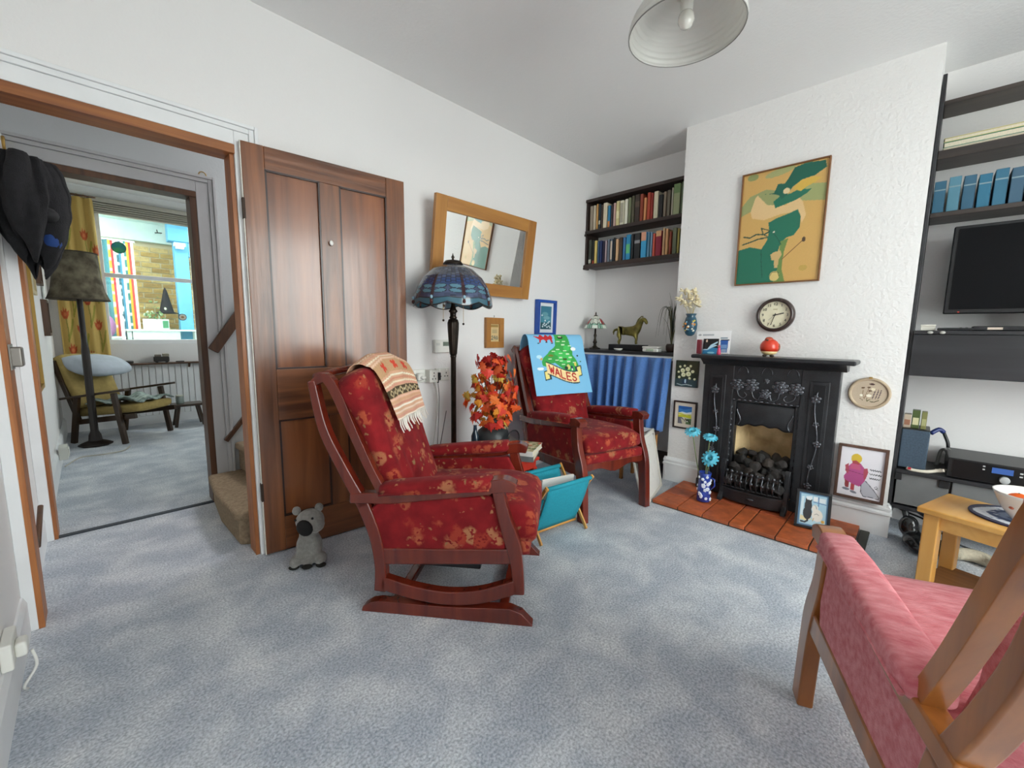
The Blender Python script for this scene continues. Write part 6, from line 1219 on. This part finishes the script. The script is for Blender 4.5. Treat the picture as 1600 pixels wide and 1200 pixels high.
# wooden easy chair with cushions
ec = thing('easy_chair', 'dark wooden easy chair with ochre cushions in the back room', 'armchair', (-3.22, 3.50, 0), math.radians(-45))
DK = mat('dark_chair_wood', '34210f', .4, coat=.2)
for s in (-1, 1):
    B().bar((.20, s*.27, 0), (.13, s*.27, .50), .035, .045).build('leg', DK, ec, bevel=.006); B().bar((-.30, s*.27, 0), (-.22, s*.27, .46), .035, .045).build('leg', DK, ec, bevel=.006)
    B().bar((-.36, s*.275, .44), (.27, s*.275, .535), .065, .022).build('arm_rest', DK, ec, bevel=.006); B().bar((-.30, s*.24, .20), (.30, s*.24, .275), .03, .05).build('seat_rail', DK, ec, bevel=.004); B().bar((-.27, s*.23, .22), (-.45, s*.23, .80), .03, .04).build('back_post', DK, ec, bevel=.004)
for k in range(4): q = .2+.2*k; B().bar((-.27-.18*q, -.23, .22+.58*q), (-.27-.18*q, .23, .22+.58*q), .014, .04).build('back_slat', DK, ec)
OCH = mat('ochre_cushion', 'a08a52', .9, var=.1, scale=30)
B().loft([sring(lambda x, y: (s, x, z+y), .22*q, .045*q, 24, 4) for s, z, q in ((-.30, .285, .8), (-.28, .287, 1), (0, .315, 1.05), (.28, .345, 1), (.30, .347, .8))]).build('seat_cushion', OCH, ec, True)
B().loft([sring(lambda x, y: (-.26-.19*q2+y*.95, x, .33+.52*q2+y*.3), .22*q, .05*q, 24, 4) for q2, q in ((0, .8), (.04, 1), (.5, 1.05), (.96, 1), (1, .8))]).build('back_cushion', OCH, ec, True)
pw = thing('pillow', 'grey white pillow propped on the easy chair back', 'pillow', (-3.40, 3.69, .745), math.radians(-45))
B().loft([sring(lambda x, y: (x, q2*.22, -.32*x+y*(1-.25*(x/.2)**2)), .185*q, .085*q, 28, 2.5) for q2, q in ((-1, .5), (-.93, .85), (-.5, 1), (0, 1.03), (.5, 1), (.93, .85), (1, .5))]).build('case', mat('grey_white_linen', 'aeb6c0', .9, var=.06, scale=20), pw, True)
bk_ = thing('folded_blanket', 'crumpled pale patterned blanket on the easy chair seat', 'blanket', (-3.20, 3.48, .345), math.radians(-45))
B().grid(lambda u, v: (-.27+.58*u, -.19+.38*v, .045+.038*u+.035*math.sin(u*11+v*4)*math.sin(v*7+u*3)+.03*math.sin(math.pi*u)-.02), 40, 26).build('cloth', mat('pale_print_cloth', 'aebdb6', .9, col2='5c6a66', scale=22), bk_, True, solid=.012)
so = thing('low_stool', 'low dark wooden stool beside the easy chair', 'stool', (-2.69, 3.78, 0)); B().box(-.15, .14, -.11, .11, .235, .26).build('seat', DK, so, bevel=.006)
for x in (-1, 1):
    for y in (-1, 1): B().bar((x*.13, y*.09, 0), (x*.09, y*.07, .235), .03, .03).build('leg', DK, so, bevel=.004)
t_ = thing('glass_jar', 'small glass jar standing on the low stool', 'jar', (-2.76, 3.77, .2605)); B().lathe([(.035, 0), (.038, .01), (.038, .08), (.034, .085)], 18).build('jar', mat('pale_glass', '9aa6a2', .15, trans=.3), t_, True); B().lathe([(.037, .086), (.037, .10)], 18).build('lid', K('b8b8ac', .4), t_)

# ------------------------------------------------------------------ lean-to outside the back window
PW = mat('outside_white_paint', 'c9dcd8', .7, var=.06, scale=8)
YO = 5.9
struct(B().box(-4.6, -1.6, YB+.1, 6.4, -.08, 0).build('ground', K('7d7a72', .9)))
struct(B().box(-4.6, -1.6, 4.98, 6.3, 2.62, 2.68).box(-4.6, -1.6, YB+.1, 4.40, 2.62, 2.68).build('roof_lean_to_dimming', PW))  # solid roof shaped to dim the lean-to; only the gap lets sky in
portal((-3.1, 4.69, 2.70), (0, 0, 0), 3.0, .58)  # sky portal over the roof gap
struct(B().box(-4.7, -4.6, YB+.1, 6.4, 0, 2.68).build('wall_yard_left', PW)); struct(B().box(-1.7, -1.6, YB+.1, 6.4, 0, 2.68).build('wall_yard_right', PW))
wy = struct(B().box(-4.6, -1.7, YO+.06, YO+.16, 0, 2.68).build('wall_yard', K('c8bea0', .9)))
BR = [mat('yellow_brick_%d' % i, c, .9, var=.2, scale=20, bump=.3, bscale=60) for i, c in enumerate(('c4a86a', 'b4965a', 'a88a54', 'ccb47c'))]
bmesh_ = B().box(-.102, .102, -.012, .0, 0, .060).mesh('brick')
bms = []
for m_ in BR: q = bmesh_.copy(); q.materials.append(m_); bms.append(q)
rr = random.Random(4)
for r_ in range(18):
    for k in range(4):
        o = bpy.data.objects.new('brick', bms[rr.randrange(4)]); C.objects.link(o); o.parent = wy; o.location = (-2.93+.222*k+(.11 if r_ % 2 else 0), YO+.06, .98+.074*r_); o.rotation_euler = (0, rr.uniform(-.01, .01), 0)
b = B().box(-4.6, -1.7, YO-.06, YO+.02, 2.36, 2.62); tag(b.build('fascia_beam', PW, bevel=.006), 'white painted beam under the lean-to roof', 'beam')
b = thing('blue_pillar', 'blue painted pillar in the lean-to seen through the back window', 'pillar', (-2.38, 5.55, 0)); BLU = mat('sky_blue_paint', '5fa6cc', .7, var=.1, scale=5)
B().box(-.10, .06, -.08, .10, 0, 2.36).build('shaft', BLU, b, bevel=.006); B().box(-.16, .34, -.1, .12, 2.36, 2.615).build('capital', BLU, b, bevel=.006); B().prism([(.06, 2.36), (.34, 2.36), (.34, 1.9), (.30, 2.05), (.2, 2.15), (.06, 2.17)], lambda u, v, w_: (u, w_, v), -.06, .08).build('brace', BLU, b)
def stripes(U, W, col):
    cs = ['d0bc3a', '2f5f66', 'a83038', 'e6e0d0', '2f5f66', '2f6a70', 'd8a83a', 'a83038', 'e6e0d0', '2f5a66', '3f7f9a', 'e6e0d0', '2f6a66', 'd8a83a', 'b03a34', 'e8e4dc']
    for i, c in enumerate(cs): m_ = (U >= i/16) & (U < (i+1)/16); col[m_, :3] = lin(c)
    rs = np.random.RandomState(2); sp_ = (np.sin(W*70+np.floor(U*16)*5) > .75) & (np.floor(U*16) % 3 == 0); col[sp_, :3] = lin('dfe0d8')
sc_ = thing('striped_hanging', 'multicoloured striped cloth hanging in the lean-to', 'hanging', (-3.12, 5.45, .62))
printed('cloth', lambda u, v: (-.20+.40*u, .012*math.sin(u*30), 1.65*v), 160, 60, 'e0d04a', [], sc_, .3, .003, .8, 0, 0., stripes); B().tube([(-.22, 0, 1.655), (.22, 0, 1.655)], .012, 8).build('hanging_rod', PW, sc_)
gp = thing('glass_disc', 'round blue and green glass disc hanging in the back window', 'suncatcher', (-3.13, YB-.02, 2.0)); B().lathe([(.058, -.003), (.058, .003)], 28, (0, 0, 0), Matrix.Rotation(math.radians(90), 3, 'X')).build('disc', mat('blue_green_glass', '2a7f9a', .2, col2='4fae6a', scale=12), gp); B().tube([(.059*math.cos(a), 0, .059*math.sin(a)) for a in np.linspace(0, 6.2832, 33)[:-1]], .004, 6, True).build('rim', K('20303a', .4), gp, True); B().tube([(0, 0, .06), (0, .01, .38)], .001, 4).build('hanging_thread', K('d8d8d8'), gp)
gp = thing('round_plaque', 'small round plaque stuck on the back window pane', 'plaque', (-2.62, YB-.0, 1.26)); B().lathe([(.036, -.002), (.036, .002)], 24, (0, 0, 0), Matrix.Rotation(math.radians(90), 3, 'X')).build('disc', K('d8d6c8', .5), gp); B().tube([(.037*math.cos(a), 0, .037*math.sin(a)) for a in np.linspace(0, 6.2832, 25)[:-1]], .004, 6, True).build('rim', K('2a3438', .5), gp, True); B().ball((0, -.004, 0), (.016, .003, .012), 8).build('motif', K('a88a5a', .5), gp, True)
gp = thing('bird_motif', 'small dark bird sticker on the upper back window pane', 'sticker', (-2.78, YB-.0, 2.22)); B().tube([(-.03, 0, -.005), (0, 0, 0), (.035, 0, .002)], .006, 6).build('body', K('22282a'), gp, True); B().tube([(-.005, 0, 0), (-.01, 0, .035)], .005, 6).build('wing', K('22282a'), gp, True)
yt = thing('yard_shelf', 'white potting shelf in the lean-to below the brick wall', 'shelf', (-2.72, 5.35, 1.08)); B().box(-.36, .42, -.12, .14, 0, .025).build('board', PW, yt, bevel=.003); B().box(-.30, .20, -.11, -.09, -.11, 0).build('apron', PW, yt)
for x in (-.33, .39): B().box(x-.02, x+.02, -.1, .1, -1.08, 0).build('leg', PW, yt)
pb = thing('planter', 'white planter with trailing leaves on the potting shelf', 'planter', (-2.76, 5.33, 1.106)); B().box(-.14, .13, -.06, .06, 0, .14).build('trough', K('cfe0de', .6), pb, bevel=.006); B().box(.06, .12, -.064, -.06, .02, .12).build('green_tin_label', K('4a8a62', .5), pb)
rr = random.Random(14)
for k in range(40):
    a = rr.uniform(0, 6.28); B().ball((rr.uniform(-.14, .12), rr.uniform(-.06, .06), .14+abs(rr.gauss(0, .09))), (.022, .004, .014), 6, Euler((rr.uniform(0, 3), rr.uniform(0, 3), a)).to_matrix()).build('leaf', K(('5a7a4a', '7a9a6a', 'a8b89a')[k % 3], .7), pb, True)
hh = thing('witch_hat', 'black pointed witch hat hanging by the yard bricks', 'hat', (-2.61, 5.60, 1.34)); B().lathe([(.12, 0), (.121, .006), (.085, .02), (.055, .16), (.022, .32), (.003, .37)], 20).build('cone', K('121214', .9), hh, True); B().lathe([(.15, -.004), (.15, .002), (.08, .012)], 20).build('brim', K('121214', .9), hh, True)
ln_ = thing('wall_lantern', 'white wall lantern under the lean-to roof', 'lantern', (-2.42, 5.40, 2.28)); B().box(-.07, .06, -.05, .05, 0, .045).build('hood', K('d8dee0', .5), ln_, bevel=.006); B().box(-.05, .04, -.035, .035, -.03, 0).build('diffuser', K('e8ece8', .4), ln_)
t_ = thing('mauve_cushion', 'mauve cushion low beside the striped cloth in the lean-to', 'cushion', (-3.30, 5.2, 1.02)); remeshed('cover', B().ball((0, 0, .12), (.13, .09, .17), 14), K('9a6a94', .9), t_, .02)
yb = thing('yard_bench', 'pale slatted workbench under the mauve cushion in the lean-to', 'bench', (-3.5, 5.2, 0)); YBM = K('a8b4b0', .7)
for k in range(4): B().box(-.2, .40, -.2+.1*k, -.2+.1*k+.09, .985, 1.01).build('slat', YBM, yb, bevel=.004)
for x in (-.17, .37):
    for y in (-.16, .16): B().box(x-.025, x+.025, y-.025, y+.025, 0, .985).build('leg', YBM, yb, bevel=.004)
B().box(-.17, .37, -.19, -.17, .86, .985).build('apron', YBM, yb)
